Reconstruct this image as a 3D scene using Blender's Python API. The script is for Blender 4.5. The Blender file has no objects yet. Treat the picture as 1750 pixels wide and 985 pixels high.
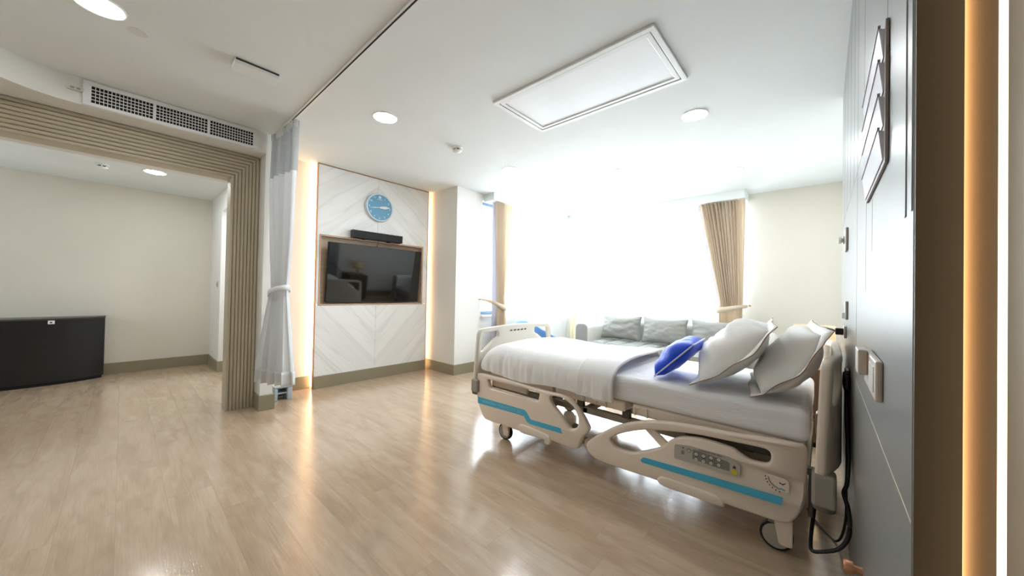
import bpy, bmesh, math, random
from mathutils import Vector, Matrix, noise as mnoise
random.seed(7)
S = bpy.context.scene
COL = S.collection
PI = math.pi

# ------------------------------------------------------------------ materials
def lin(c):
    return tuple((v/255/12.92 if v/255 <= .04045 else ((v/255+.055)/1.055)**2.4) for v in c) + (1,)

class NT:
    def __init__(s, name):
        s.m = bpy.data.materials.new(name); s.m.use_nodes = True
        s.t = s.m.node_tree; s.t.nodes.clear()
        s.out = s.n('ShaderNodeOutputMaterial')
    def n(s, typ, **kw):
        nd = s.t.nodes.new(typ)
        for k, v in kw.items(): setattr(nd, k, v)
        return nd
    def l(s, a, b): s.t.links.new(a, b)
    def val(s, sock, v):
        if hasattr(v, 'is_linked') or hasattr(v, 'links'): s.l(v, sock)
        else: sock.default_value = v
    def math(s, op, a, b=None, c=None):
        nd = s.n('ShaderNodeMath', operation=op)
        s.val(nd.inputs[0], a)
        if b is not None: s.val(nd.inputs[1], b)
        if c is not None: s.val(nd.inputs[2], c)
        return nd.outputs[0]
    def pos(s):
        return s.n('ShaderNodeNewGeometry').outputs['Position']
    def objc(s):
        return s.n('ShaderNodeTexCoord').outputs['Object']
    def mapping(s, v, scale=(1, 1, 1), rot=(0, 0, 0)):
        nd = s.n('ShaderNodeMapping'); s.l(v, nd.inputs[0])
        nd.inputs['Scale'].default_value = scale; nd.inputs['Rotation'].default_value = rot
        return nd.outputs[0]
    def noise(s, v, scale, detail=4, rough=.5, dist=0):
        nd = s.n('ShaderNodeTexNoise'); s.l(v, nd.inputs['Vector'])
        nd.inputs['Scale'].default_value = scale; nd.inputs['Detail'].default_value = detail
        nd.inputs['Roughness'].default_value = rough; nd.inputs['Distortion'].default_value = dist
        return nd.outputs['Fac']
    def ramp(s, f, stops):
        nd = s.n('ShaderNodeValToRGB'); s.l(f, nd.inputs[0]); e = nd.color_ramp.elements
        while len(e) < len(stops): e.new(.5)
        for el, (p, c) in zip(e, stops): el.position = p; el.color = c
        return nd.outputs[0]
    def mix(s, f, a, b, mode='MIX'):
        nd = s.n('ShaderNodeMix', data_type='RGBA', blend_type=mode)
        s.val(nd.inputs[0], f); s.val(nd.inputs[6], a); s.val(nd.inputs[7], b)
        return nd.outputs[2]
    def bump(s, h, strength=.2, dist=.01):
        nd = s.n('ShaderNodeBump'); s.l(h, nd.inputs['Height'])
        nd.inputs['Strength'].default_value = strength; nd.inputs['Distance'].default_value = dist
        return nd.outputs[0]
    def bsdf(s, color, rough=.5, metal=0, bump=None, spec=.5, coat=0, sheen=0):
        p = s.n('ShaderNodeBsdfPrincipled')
        s.val(p.inputs['Base Color'], color); s.val(p.inputs['Roughness'], rough)
        p.inputs['Metallic'].default_value = metal; p.inputs['Specular IOR Level'].default_value = spec
        p.inputs['Coat Weight'].default_value = coat; p.inputs['Coat Roughness'].default_value = .06; p.inputs['Sheen Weight'].default_value = sheen
        if bump is not None:
            s.l(bump, p.inputs['Normal'])
            if coat: s.l(bump, p.inputs['Coat Normal'])
        return p.outputs[0]
    def done(s, sh):
        s.l(sh, s.out.inputs['Surface']); return s.m

def plain(name, rgb, rough=.5, metal=0, spec=.5, coat=0, grain=0, gscale=60, gdist=.002):
    k = NT(name); b = None; v = k.objc()
    f = k.noise(v, 3, 3)
    c = k.mix(f, lin([x*.985 for x in rgb]), lin([min(255, x*1.015) for x in rgb]))
    if grain: b = k.bump(k.noise(v, gscale, 3), grain, gdist)
    return k.done(k.bsdf(c, rough, metal, b, spec, coat))

def emit(name, rgb, strength):
    k = NT(name); e = k.n('ShaderNodeEmission'); e.inputs[0].default_value = lin(rgb); e.inputs[1].default_value = strength
    return k.done(e.outputs[0])

def fabric(name, rgb, wr=.3, ws=6, stretch=(1, 1, 1), rough=.85, weave=0, two=None, sheen=.1, wd=.02):
    k = NT(name); v = k.objc()
    h = k.noise(k.mapping(v, stretch), ws, 5, .55, .4)
    f = k.noise(v, 2.5, 3)
    c = k.mix(f, lin([x*.97 for x in rgb]), lin(rgb))
    if two:
        c = k.mix(k.noise(k.mapping(v, (60, 60, 4)), 6, 3), lin(rgb), lin(two))
    b = k.bump(h, wr, wd)
    if weave:
        nd = k.n('ShaderNodeBump'); k.l(k.noise(v, 900, 1), nd.inputs['Height']); k.l(b, nd.inputs['Normal'])
        nd.inputs['Strength'].default_value = weave; nd.inputs['Distance'].default_value = .002; b = nd.outputs[0]
    return k.done(k.bsdf(c, rough, 0, b, .25, 0, sheen))

def m_floor():
    k = NT('wood_plank_floor'); v = k.pos()
    sp = k.n('ShaderNodeSeparateXYZ'); k.l(v, sp.inputs[0])
    x, y = sp.outputs[0], sp.outputs[1]
    W, L = .184, 1.22
    yr = k.math('DIVIDE', y, W); row = k.math('FLOOR', yr); fy = k.math('FRACT', yr)
    wn = k.n('ShaderNodeTexWhiteNoise', noise_dimensions='1D'); k.l(row, wn.inputs['W'])
    xr = k.math('ADD', k.math('DIVIDE', x, L), wn.outputs['Value']); idx = k.math('FLOOR', xr); fx = k.math('FRACT', xr)
    cb = k.n('ShaderNodeCombineXYZ'); k.l(row, cb.inputs[0]); k.l(idx, cb.inputs[1])
    w2 = k.n('ShaderNodeTexWhiteNoise', noise_dimensions='2D'); k.l(cb.outputs[0], w2.inputs['Vector'])
    rnd = w2.outputs['Value']
    off = k.n('ShaderNodeCombineXYZ'); k.l(k.math('MULTIPLY', rnd, 37), off.inputs[0]); k.l(k.math('MULTIPLY', rnd, 11), off.inputs[1])
    va = k.n('ShaderNodeVectorMath', operation='ADD'); k.l(v, va.inputs[0]); k.l(off.outputs[0], va.inputs[1]); vv = va.outputs[0]
    g1 = k.noise(k.mapping(vv, (1.1, 7, 1)), 2.2, 5, .55, .8)
    g2 = k.noise(k.mapping(vv, (2.2, 60, 1)), 2.4, 4, .65)
    g3 = k.noise(k.mapping(vv, (1, 2.2, 1)), 2.0, 4, .6, 1.0)
    c = k.ramp(g1, [(.3, lin((181, 157, 132))), (.5, lin((200, 176, 149))), (.7, lin((210, 189, 165)))])
    c = k.mix(.34, c, k.ramp(g2, [(.3, lin((176, 152, 127))), (.7, lin((210, 189, 164)))]))
    c = k.mix(k.math('MULTIPLY', k.ramp(g3, [(.5, (0, 0, 0, 1)), (.72, (1, 1, 1, 1))]), .42), c, lin((166, 137, 112)))
    c = k.mix(k.math('MULTIPLY', rnd, .22), c, lin((170, 142, 116)))
    ey = k.math('MINIMUM', fy, k.math('SUBTRACT', 1, fy)); ex = k.math('MINIMUM', fx, k.math('SUBTRACT', 1, fx))
    sy = k.math('GREATER_THAN', k.math('MULTIPLY', ey, W), .0009); sx = k.math('GREATER_THAN', k.math('MULTIPLY', ex, L), .0011)
    seam = k.math('MULTIPLY', sy, sx)
    c = k.mix(k.math('MULTIPLY', k.math('SUBTRACT', 1, seam), .17), c, lin((95, 72, 54)))
    h1 = k.noise(k.mapping(vv, (5, 42, 1)), 1, 3, .6)
    h = k.math('ADD', k.math('MULTIPLY', h1, .6), k.math('MULTIPLY', g2, .8))
    b1 = k.bump(h, .19, .003)
    nd = k.n('ShaderNodeBump'); k.l(seam, nd.inputs['Height']); k.l(b1, nd.inputs['Normal'])
    nd.inputs['Strength'].default_value = .3; nd.inputs['Distance'].default_value = .002
    r = k.math('ADD', .08, k.math('MULTIPLY', g1, .09))
    return k.done(k.bsdf(c, r, 0, nd.outputs[0], .55, coat=.55))

def m_marble():
    k = NT('veined_marble'); v = k.pos()
    sp = k.n('ShaderNodeSeparateXYZ'); k.l(v, sp.inputs[0])
    dy = k.math('ABSOLUTE', k.math('SUBTRACT', sp.outputs[1], 2.185)); z = sp.outputs[2]
    up = k.math('GREATER_THAN', z, 1.36); sgn = k.math('SUBTRACT', k.math('MULTIPLY', up, 2), 1)
    q = k.math('ADD', z, k.math('MULTIPLY', k.math('MULTIPLY', sgn, dy), k.math('SUBTRACT', 1.05, k.math('MULTIPLY', up, .3))))
    cb = k.n('ShaderNodeCombineXYZ'); k.l(q, cb.inputs[0]); k.l(k.math('MULTIPLY', dy, .12), cb.inputs[1]); k.l(k.math('MULTIPLY', z, .08), cb.inputs[2])
    n1 = k.noise(cb.outputs[0], 4.6, 3, .5, .1)
    n2 = k.noise(cb.outputs[0], 12, 3, .5, .12)
    a = k.math('ABSOLUTE', k.math('SUBTRACT', n1, .5)); b = k.math('ABSOLUTE', k.math('SUBTRACT', n2, .5))
    v1 = k.ramp(a, [(0, (1, 1, 1, 1)), (.035, (0, 0, 0, 1))])
    v2 = k.ramp(b, [(0, (1, 1, 1, 1)), (.03, (0, 0, 0, 1))])
    msk = k.ramp(k.noise(cb.outputs[0], 2.3, 2), [(.42, (0, 0, 0, 1)), (.62, (1, 1, 1, 1))])
    cl = k.ramp(n1, [(.35, lin((234, 236, 235))), (.6, lin((241, 243, 242)))])
    c = k.mix(k.math('MULTIPLY', v1, .2), cl, lin((186, 186, 182)))
    c = k.mix(k.math('MULTIPLY', k.math('MULTIPLY', v2, msk), .22), c, lin((184, 180, 172)))
    return k.done(k.bsdf(c, .22, 0, None, .5))

def m_wood(name, a, b, axis=(14, 1.2, 1.2), rough=.45):
    k = NT(name); v = k.objc()
    f = k.noise(k.mapping(v, axis), 5, 5, .6, .5)
    return k.done(k.bsdf(k.ramp(f, [(.3, lin(a)), (.7, lin(b))]), rough, 0, k.bump(f, .05, .003)))

def m_sheer():
    k = NT('sheer_voile'); v = k.objc()
    t = k.n('ShaderNodeBsdfTransparent'); tl = k.n('ShaderNodeBsdfTranslucent'); d = k.n('ShaderNodeBsdfDiffuse')
    f = k.noise(v, 4, 3); c = k.mix(f, lin((238, 241, 244)), lin((250, 251, 252)))
    for q in (tl, d): k.l(c, q.inputs[0])
    m1 = k.n('ShaderNodeMixShader'); m1.inputs[0].default_value = .5; k.l(tl.outputs[0], m1.inputs[1]); k.l(d.outputs[0], m1.inputs[2])
    m2 = k.n('ShaderNodeMixShader'); m2.inputs[0].default_value = .52; k.l(t.outputs[0], m2.inputs[1]); k.l(m1.outputs[0], m2.inputs[2])
    return k.done(m2.outputs[0])

def m_cloth_thin(name, rgb, trans, wr=.2, ws=5, stretch=(4, 4, .5)):
    k = NT(name); v = k.objc()
    b = k.bump(k.noise(k.mapping(v, stretch), ws, 4), wr, .01)
    d = k.bsdf(k.mix(k.noise(v, 3, 3), lin([x*.96 for x in rgb]), lin(rgb)), .9, 0, b, .15)
    tl = k.n('ShaderNodeBsdfTranslucent'); tl.inputs[0].default_value = lin(rgb)
    m = k.n('ShaderNodeMixShader'); m.inputs[0].default_value = trans; k.l(d, m.inputs[1]); k.l(tl.outputs[0], m.inputs[2])
    return k.done(m.outputs[0])

def m_glass():
    k = NT('window_glass')
    t = k.n('ShaderNodeBsdfTransparent'); g = k.n('ShaderNodeBsdfGlossy'); g.inputs['Roughness'].default_value = .02
    lw = k.n('ShaderNodeFresnel'); lw.inputs[0].default_value = 1.25
    m = k.n('ShaderNodeMixShader'); k.l(lw.outputs[0], m.inputs[0]); k.l(t.outputs[0], m.inputs[1]); k.l(g.outputs[0], m.inputs[2])
    return k.done(m.outputs[0])

def m_mesh_net():
    k = NT('curtain_net'); v = k.objc()
    t = k.n('ShaderNodeBsdfTransparent'); d = k.n('ShaderNodeBsdfDiffuse')
    k.l(k.mix(k.noise(v, 30, 2), lin((176, 180, 182)), lin((200, 204, 206))), d.inputs[0])
    m = k.n('ShaderNodeMixShader'); m.inputs[0].default_value = .78
    k.l(t.outputs[0], m.inputs[1]); k.l(d.outputs[0], m.inputs[2]); return k.done(m.outputs[0])

M = {}
M['floor'] = m_floor(); M['marble'] = m_marble(); M['sheer'] = m_sheer(); M['glass'] = m_glass(); M['net'] = m_mesh_net()
M['ceiling'] = plain('ceiling_paint', (229, 234, 234), .9, spec=.2, grain=.03, gscale=150)
M['wall'] = plain('wall_paint', (228, 227, 222), .85, spec=.25, grain=.04, gscale=200)
M['wallpaper'] = plain('wallpaper', (222, 218, 206), .85, spec=.25, grain=.08, gscale=260)
M['base'] = plain('baseboard_laminate', (146, 137, 114), .4)
M['rib'] = plain('ribbed_taupe', (188, 178, 156), .5)
M['copper'] = plain('copper_trim', (176, 128, 98), .35, metal=.6)
M['niche'] = m_wood('niche_oak', (196, 172, 148), (224, 203, 178), (1.2, 1.2, 14))
M['black'] = plain('black_plastic', (22, 23, 25), .4)
M['screen'] = plain('screen_glass', (6, 7, 9), .045, spec=.7)
M['speaker'] = plain('speaker_cloth', (26, 28, 30), .75, grain=.3, gscale=500)
M['white'] = plain('white_plastic', (236, 237, 236), .45)
M['whitemetal'] = plain('white_enamel', (232, 234, 234), .35)
M['grey_line'] = plain('grey_gasket', (150, 152, 152), .6)
M['dark'] = plain('dark_void', (14, 14, 15), .8)
M['beige'] = plain('bed_beige_plastic', (238, 223, 207), .42, grain=.02, gscale=400)
M['beige2'] = plain('bed_ivory_plastic', (226, 220, 208), .42)
M['bumper'] = plain('bed_taupe_bumper', (158, 152, 142), .5)
M['bumperdk'] = plain('bumper_rubber', (112, 104, 98), .6)
M['steel'] = plain('painted_steel', (150, 142, 128), .4, metal=.3)
M['dksteel'] = plain('dark_steel', (84, 80, 72), .45, metal=.4)
M['chrome'] = plain('chrome', (210, 210, 210), .15, metal=1)
M['brass'] = plain('aged_brass', (188, 160, 112), .35, metal=.7)
M['blue'] = plain('blue_stripe', (76, 184, 220), .4)
M['tyre'] = plain('black_rubber', (24, 25, 28), .6)
M['wheel'] = plain('wheel_grey', (176, 168, 152), .5)
M['sheet'] = fabric('white_sheet', (243, 242, 244), .7, 3.2, (.8, 1, 3.4), .85, .1)
M['duvet'] = fabric('white_duvet', (246, 245, 244), .3, 5, (2.2, 1, 1), .85, .1)
M['pillow'] = fabric('white_pillowcase', (242, 240, 236), .3, 5, (1, 1, 1), .85, .1)
M['piping'] = plain('brown_piping', (158, 112, 84), .7)
M['bluefab'] = fabric('royal_blue_satin', (28, 80, 224), .5, 9, (1, 1, 1), .5, 0, sheen=.2)
M['pipew'] = plain('pale_piping', (206, 206, 226), .6)
M['drape'] = m_cloth_thin('beige_drape', (228, 213, 192), .28)
M['drapein'] = m_cloth_thin('drape_lining', (186, 186, 202), .1)
M['privacy'] = m_cloth_thin('privacy_curtain_cloth', (232, 235, 237), .1)
M['leather'] = fabric('grey_leather', (156, 157, 152), .35, 7, (1, 1, 1), .42, 0, sheen=0)
M['leather_lit'] = fabric('window_lit_leather', (216, 216, 210), .2, 6, (1, 1, 1), .4, 0, sheen=0)  # same grey leather, window light on the arms put into the colour
M['bluechair'] = fabric('blue_upholstery', (104, 144, 186), .15, 12, (1, 1, 1), .7, .2)
M['headwall'] = plain('grey_gloss_laminate', (120, 122, 120), .3, spec=.65)
M['headedge'] = plain('headwall_edge', (66, 56, 44), .6)
M['groove'] = plain('groove_line', (120, 118, 112), .4)
M['brassline'] = plain('pale_inlay', (216, 206, 190), .3, metal=.5)
M['rackgrey'] = plain('rack_grey', (150, 140, 136), .45)
M['acrylic'] = plain('frosted_acrylic', (214, 214, 226), .25)
M['socket'] = plain('socket_plate', (190, 178, 166), .4)
M['cabinet'] = plain('black_lacquer', (20, 23, 25), .32, spec=.6)
M['cabtop'] = plain('cabinet_top', (70, 72, 72), .35)
M['paper'] = plain('paper', (240, 240, 238), .8)
M['clockface'] = plain('clock_blue', (104, 164, 198), .5)
M['clockrim'] = plain('clock_rim', (206, 222, 234), .35)
M['stool'] = plain('pale_blue_plastic', (170, 184, 196), .5)
M['gold'] = m_cloth_thin('pale_gold', (240, 230, 192), .3)
M['shade'] = m_cloth_thin('lamp_shade_linen', (244, 234, 212), .45)
M['walnut'] = m_wood('walnut', (70, 48, 34), (104, 74, 52))
M['panelgrey'] = plain('keypad_grey', (188, 180, 172), .45)
M['paneldk'] = plain('keypad_slate', (128, 128, 122), .45)
M['yellow'] = plain('yellow_key', (206, 190, 40), .5)
M['green'] = plain('green_key', (176, 196, 170), .5)
M['ink'] = plain('ink', (62, 58, 56), .6)
M['red'] = plain('red_mark', (200, 70, 70), .6)
M['stripetext'] = plain('stripe_text', (140, 206, 224), .5)
M['frame'] = plain('window_frame_aluminium', (120, 150, 176), .4)
M['lamp'] = emit('lamp_diffuser', (250, 252, 255), 60)
M['panel_off'] = plain('acrylic_diffuser', (236, 239, 241), .35)
M['led'] = emit('warm_led', (255, 206, 158), 8)
M['led_soft'] = emit('soft_led', (255, 204, 152), 6)
M['ledwarm'] = emit('amber_led', (255, 184, 118), 2.0)
M['ledhead'] = emit('warm_led_profile', (255, 226, 182), .9)
M['tableglow'] = emit('bulb', (255, 220, 170), 8)
M['jamb'] = plain('jamb_paint', (206, 205, 200), .8)
M['label'] = plain('sensor_cream', (214, 210, 190), .5)
M['greydot'] = plain('grey_cover', (218, 220, 217), .7)

# ------------------------------------------------------------------ mesh builder
class MB:
    def __init__(s): s.v = []; s.f = []
    def add(s, vs, fs):
        o = len(s.v); s.v += [tuple(p) for p in vs]; s.f += [tuple(i+o for i in f) for f in fs]; return s
    def box(s, x0, x1, y0, y1, z0, z1):
        v = [(x, y, z) for z in (z0, z1) for y in (y0, y1) for x in (x0, x1)]
        return s.add(v, [(0, 2, 3, 1), (4, 5, 7, 6), (0, 1, 5, 4), (2, 6, 7, 3), (0, 4, 6, 2), (1, 3, 7, 5)])
    def prism(s, pts, fn, d0, d1):
        n = len(pts); v = [fn(a, b, d0) for a, b in pts] + [fn(a, b, d1) for a, b in pts]
        return s.add(v, [tuple(range(n))[::-1], tuple(range(n, 2*n))] + [(i, (i+1) % n, n+(i+1) % n, n+i) for i in range(n)])
    def tube(s, path, r, n=8, cap=True):
        P = [Vector(p) for p in path]; rs = r if isinstance(r, (list, tuple)) else [r]*len(P)
        vs = []; up = None
        for i, p in enumerate(P):
            t = (P[min(i+1, len(P)-1)]-P[max(i-1, 0)]).normalized()
            if up is None: up = Vector((0, 0, 1)) if abs(t.z) < .9 else Vector((1, 0, 0))
            a = t.cross(up)
            if a.length < 1e-5: a = t.cross(Vector((0, 1, 0)))
            a.normalize(); b = t.cross(a).normalized(); up = -b if False else up
            for j in range(n):
                th = 2*PI*j/n; vs.append(p + (a*math.cos(th)+b*math.sin(th))*rs[i])
        fs = [(i*n+j, i*n+(j+1) % n, (i+1)*n+(j+1) % n, (i+1)*n+j) for i in range(len(P)-1) for j in range(n)]
        if cap: fs += [tuple(range(n))[::-1], tuple(range((len(P)-1)*n, len(P)*n))]
        return s.add(vs, fs)
    def lathe(s, prof, c, ax='z', n=32):
        vs = []
        for r, h in prof:
            for j in range(n):
                th = 2*PI*j/n; a, b = r*math.cos(th), r*math.sin(th)
                vs.append({'z': (c[0]+a, c[1]+b, c[2]+h), 'x': (c[0]+h, c[1]+a, c[2]+b), 'y': (c[0]+a, c[1]+h, c[2]+b)}[ax])
        k = len(prof)
        fs = [(i*n+j, i*n+(j+1) % n, (i+1)*n+(j+1) % n, (i+1)*n+j) for i in range(k-1) for j in range(n)]
        fs += [tuple(range(n))[::-1], tuple(range((k-1)*n, k*n))]
        return s.add(vs, fs)
    def grid(s, nu, nv, fn, closeu=False):
        vs = [fn(i/(nu-1) if not closeu else i/nu, j/(nv-1)) for j in range(nv) for i in range(nu)]
        fs = []
        for j in range(nv-1):
            for i in range(nu if closeu else nu-1):
                i2 = (i+1) % nu; fs.append((j*nu+i, j*nu+i2, (j+1)*nu+i2, (j+1)*nu+i))
        return s.add(vs, fs)
    def mesh(s, name):
        me = bpy.data.meshes.new(name); me.from_pydata(s.v, [], s.f)
        bm = bmesh.new(); bm.from_mesh(me); bmesh.ops.remove_doubles(bm, verts=bm.verts, dist=1e-6)
        bmesh.ops.recalc_face_normals(bm, faces=bm.faces); bm.to_mesh(me); bm.free()
        return me

ROOT = {}
def finish(me, name, mat, parent=None, bevel=0, smooth=None, seg=2, solid=0, sub=0):
    me.materials.clear(); me.materials.append(M[mat] if isinstance(mat, str) else mat)
    if smooth is not None:
        for p in me.polygons: p.use_smooth = True
        if smooth < 179: me.set_sharp_from_angle(angle=math.radians(smooth))
    o = bpy.data.objects.new(name, me); COL.objects.link(o)
    if parent is not None:
        mt = ROOT.get(parent.name, Matrix())
        me.transform(mt.inverted()); o.parent = parent; ROOT[o.name] = mt
    if bevel:
        b = o.modifiers.new('bevel', 'BEVEL'); b.width = bevel; b.segments = seg; b.limit_method = 'ANGLE'; b.angle_limit = .6
    if solid:
        q = o.modifiers.new('solid', 'SOLIDIFY'); q.thickness = solid; q.offset = 0
    if sub:
        q = o.modifiers.new('sub', 'SUBSURF'); q.levels = sub; q.render_levels = sub
    return o
def part(name, mb, mat, parent=None, **kw): return finish(mb.mesh(name), name, mat, parent, **kw)
def tag(o, label, cat, group=None, kind=None):
    o['label'] = label; o['category'] = cat
    if group: o['group'] = group
    if kind: o['kind'] = kind
    return o
def thing(name, label, cat, loc=(0, 0, 0), rz=0, group=None):
    o = bpy.data.objects.new(name, None); COL.objects.link(o); o.empty_display_size = .1
    o.location = loc; o.rotation_euler = (0, 0, rz)
    ROOT[o.name] = Matrix.Translation(loc) @ Matrix.Rotation(rz, 4, 'Z')
    return tag(o, label, cat, group, 'thing')
def struct(name, mb, mat, **kw):
    o = part(name, mb, mat, **kw); o['kind'] = 'structure'; return o
def copy_tree(o, parent=None):
    c = o.copy(); COL.objects.link(c)
    if parent is not None: c.parent = parent
    for ch in [q for q in bpy.data.objects if q.parent == o]: copy_tree(ch, c)
    return c

def smooth_loop(pts, n=6):
    out = []; k = len(pts)
    for i in range(k):
        p0, p1, p2, p3 = [Vector(pts[(i+d) % k]) for d in (-1, 0, 1, 2)]
        for t in range(n):
            u = t/n
            out.append(tuple(.5*((2*p1)+(-p0+p2)*u+(2*p0-5*p1+4*p2-p3)*u*u+(-p0+3*p1-3*p2+p3)*u**3)))
    return out
def round_loop(pts, r, n=5):
    """polygon with each corner rounded to radius r (or per-corner list)"""
    out = []; k = len(pts)
    for i in range(k):
        a, b, c = [Vector(pts[(i+d) % k]) for d in (-1, 0, 1)]
        rr = r[i] if isinstance(r, (list, tuple)) else r
        u = (a-b); w = (c-b); rr = min(rr, u.length*.48, w.length*.48)
        p, q = b+u.normalized()*rr, b+w.normalized()*rr
        for t in range(n+1):
            s = t/n; out.append(tuple((1-s)**2*p+2*s*(1-s)*b+s*s*q))
    return out
def smooth_path(pts, n=8):
    out = []; k = len(pts); P = [Vector(p) for p in pts]
    for i in range(k-1):
        p0, p1, p2, p3 = P[max(i-1, 0)], P[i], P[i+1], P[min(i+2, k-1)]
        for t in range(n):
            u = t/n; out.append(.5*((2*p1)+(-p0+p2)*u+(2*p0-5*p1+4*p2-p3)*u*u+(-p0+3*p1-3*p2+p3)*u**3))
    out.append(P[-1]); return out
def slab_mesh(loops, thick, bev, fn, warp=None):
    cu = bpy.data.curves.new('c', 'CURVE'); cu.dimensions = '2D'; cu.fill_mode = 'BOTH'
    cu.extrude = max(thick/2-bev, 1e-5); cu.bevel_depth = bev; cu.bevel_resolution = 2; cu.offset = -bev
    for L in loops:
        sp = cu.splines.new('POLY'); sp.points.add(len(L)-1); sp.use_cyclic_u = True
        for p, (a, b) in zip(sp.points, L): p.co = (a, b, 0, 1)
    ob = bpy.data.objects.new('c', cu); COL.objects.link(ob)
    bpy.context.view_layer.update()
    me = bpy.data.meshes.new_from_object(ob.evaluated_get(bpy.context.evaluated_depsgraph_get()))
    bpy.data.objects.remove(ob); bpy.data.curves.remove(cu)
    for v in me.vertices:
        p = Vector(fn(v.co.x, v.co.y, v.co.z))
        v.co = warp(p) if warp else p
    bm = bmesh.new(); bm.from_mesh(me); bmesh.ops.remove_doubles(bm, verts=bm.verts, dist=1e-5)
    bmesh.ops.recalc_face_normals(bm, faces=bm.faces); bm.to_mesh(me); bm.free()
    return me
def text_mesh(s, size, fn, extrude=.0006, align='LEFT'):
    cu = bpy.data.curves.new('t', 'FONT'); cu.body = s; cu.size = size; cu.extrude = extrude; cu.align_x = align; cu.align_y = 'CENTER'
    ob = bpy.data.objects.new('t', cu); COL.objects.link(ob); bpy.context.view_layer.update()
    me = bpy.data.meshes.new_from_object(ob.evaluated_get(bpy.context.evaluated_depsgraph_get()))
    bpy.data.objects.remove(ob); bpy.data.curves.remove(cu)
    for v in me.vertices: v.co = fn(v.co.x, v.co.y, v.co.z)
    return me

# ------------------------------------------------------------------ key dimensions (metres, floor z = 0)
C = 2.585           # ceiling
XH = .092           # bedhead cladding face
XW = .172           # right wall
XM = -4.31          # marble face
XB = -4.41          # wall behind the marble
YF = 5.85           # far wall
SILL = .80

# ------------------------------------------------------------------ room shell
struct('floor', MB().box(-7.2, .6, -2.6, 6.2, -.1, 0), 'floor')
struct('ceiling', MB().box(-4.6, .6, -2.6, 6.2, C, C+.1), 'ceiling')
struct('ceiling_2', MB().box(-7.2, -4.25, -2.6, .868, 2.42, 2.5).box(-7.2, -4.6, .868, 2.2, 2.42, 2.5), 'ceiling')
struct('wall_right', MB().box(XW, XW+.15, -2.6, 6.2, 0, C), 'wall')
struct('wall_near', MB().box(-4.2, .3, -2.6, -2.45, 0, C), 'wall')
# far wall with window opening  x -3.7 .. -.86, z SILL .. 2.47
w = MB(); w.box(-.86, XW, YF, YF+.2, 0, C).box(-4.0, -.86, YF, YF+.2, 0, SILL).box(-4.0, -.86, YF, YF+.2, 2.5, C)
struct('wall_far', w, 'wallpaper')
# left window wall x = -3.78, y 3.5 .. 5.85
w = MB(); w.box(-3.98, -3.78, 3.52, 6.05, 0, SILL).box(-3.98, -3.78, 3.52, 6.05, 2.5, C)
w.box(-4.41, -3.735, 3.02, 3.44, 0, C).box(-4.41, -3.765, 3.44, 3.52, 0, C)
struct('wall_left', w, 'wall')
struct('wall_left_recess', MB().box(-4.6, XB, .97, 3.1, 0, C), 'wall')
# post between the ribbed portal and the curtain
struct('wall_left_post', MB().box(-4.41, -3.895, .868, .97, 0, C), 'wall')
# bulkhead above the portal, its face curving towards the room at its near end
face = [(-3.868, .868), (-3.868, .4), (-3.868, .1), (-3.870, -.1), (-3.868, -.25), (-3.842, -.38), (-3.74, -.53), (-3.55, -.68), (-3.3, -.8), (-3.0, -.88), (-2.6, -.92)]
pl = [tuple(p)[:2] for p in smooth_path([(a, b, 0) for a, b in face], 6)]
poly = pl + [(-2.6, -1.6), (-4.4, -1.6), (-4.4, .868)]
struct('wall_left_bulkhead', MB().prism(poly, lambda a, b, d: (a, b, d), 2.4, C), 'wall', smooth=40)
# left room
struct('wall_back', MB().box(-7.0, -6.8, -2.6, 1.0, 0, 2.42), 'wallpaper')
w = MB(); w.box(-6.8, -6.05, .874, 1.0, 0, 2.42).box(-6.05, -4.41, .874, 1.0, 2.16, 2.42)
struct('wall_back_side', w, 'wall')
struct('wall_back_lobby', MB().box(-6.2, -6.05, 1.0, 2.2, 0, 2.42).box(-6.2, -4.6, 2.1, 2.2, 0, 1.2).box(-6.2, -4.6, 2.1, 2.2, 2.2, 2.42).box(-5.3, -4.6, 2.1, 2.2, 1.2, 2.2), 'wall')
w = MB(); w.box(-7.0, -5.9, -2.6, -2.45, 0, 2.5).box(-5.4, -4.08, -2.6, -2.45, 0, 2.5).box(-5.9, -5.4, -2.6, -2.45, 2.1, 2.5).box(-5.9, -5.4, -2.6, -2.45, 0, 1.2)
struct('wall_back_near', w, 'wall')
struct('wall_left_near', MB().box(-4.3, -4.1, -2.6, -1.6, 0, C), 'wall')
struct('wall_left_header', MB().box(-4.4, -4.24, -1.6, .868, 2.17, C), 'wall')
# trim under the soffit in the main room's near side is the same ceiling slab
# ribbed portal: stepped half-round reeding running up the jamb and across the head
def ribbed(mb):
    n = 8; w0 = .215; dz = .245
    for i in range(n):
        a, b = i/n, (i+1)/n
        y0, y1 = .862-w0*a, .862-w0*b          # towards the opening
        z0, z1 = 2.4-dz*a, 2.4-dz*b
        pr = [(0, 0), (.1, .010), (.3, .015), (.7, .015), (.9, .010), (1, 0)]
        for (t0, h0), (t1, h1) in zip(pr, pr[1:]):
            ya, yb = y0+(y1-y0)*t0, y0+(y1-y0)*t1
            za, zb = z0+(z1-z0)*t0, z0+(z1-z0)*t1
            xa, xb = -4.095+h0, -4.095+h1
            mb.add([(xa, ya, 0), (xb, yb, 0), (xb, yb, zb), (xa, ya, za)], [(0, 1, 2, 3)])
            mb.add([(xa, ya, za), (xb, yb, zb), (xb, -1.6, zb), (xa, -1.6, za)], [(0, 1, 2, 3)])
    mb.box(-4.24, -4.095, .647, .868, 0, 2.4).box(-4.24, -4.095, -1.6, .647, 2.155, 2.4)
    return mb
struct('trim_1', ribbed(MB()), 'rib')
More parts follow.
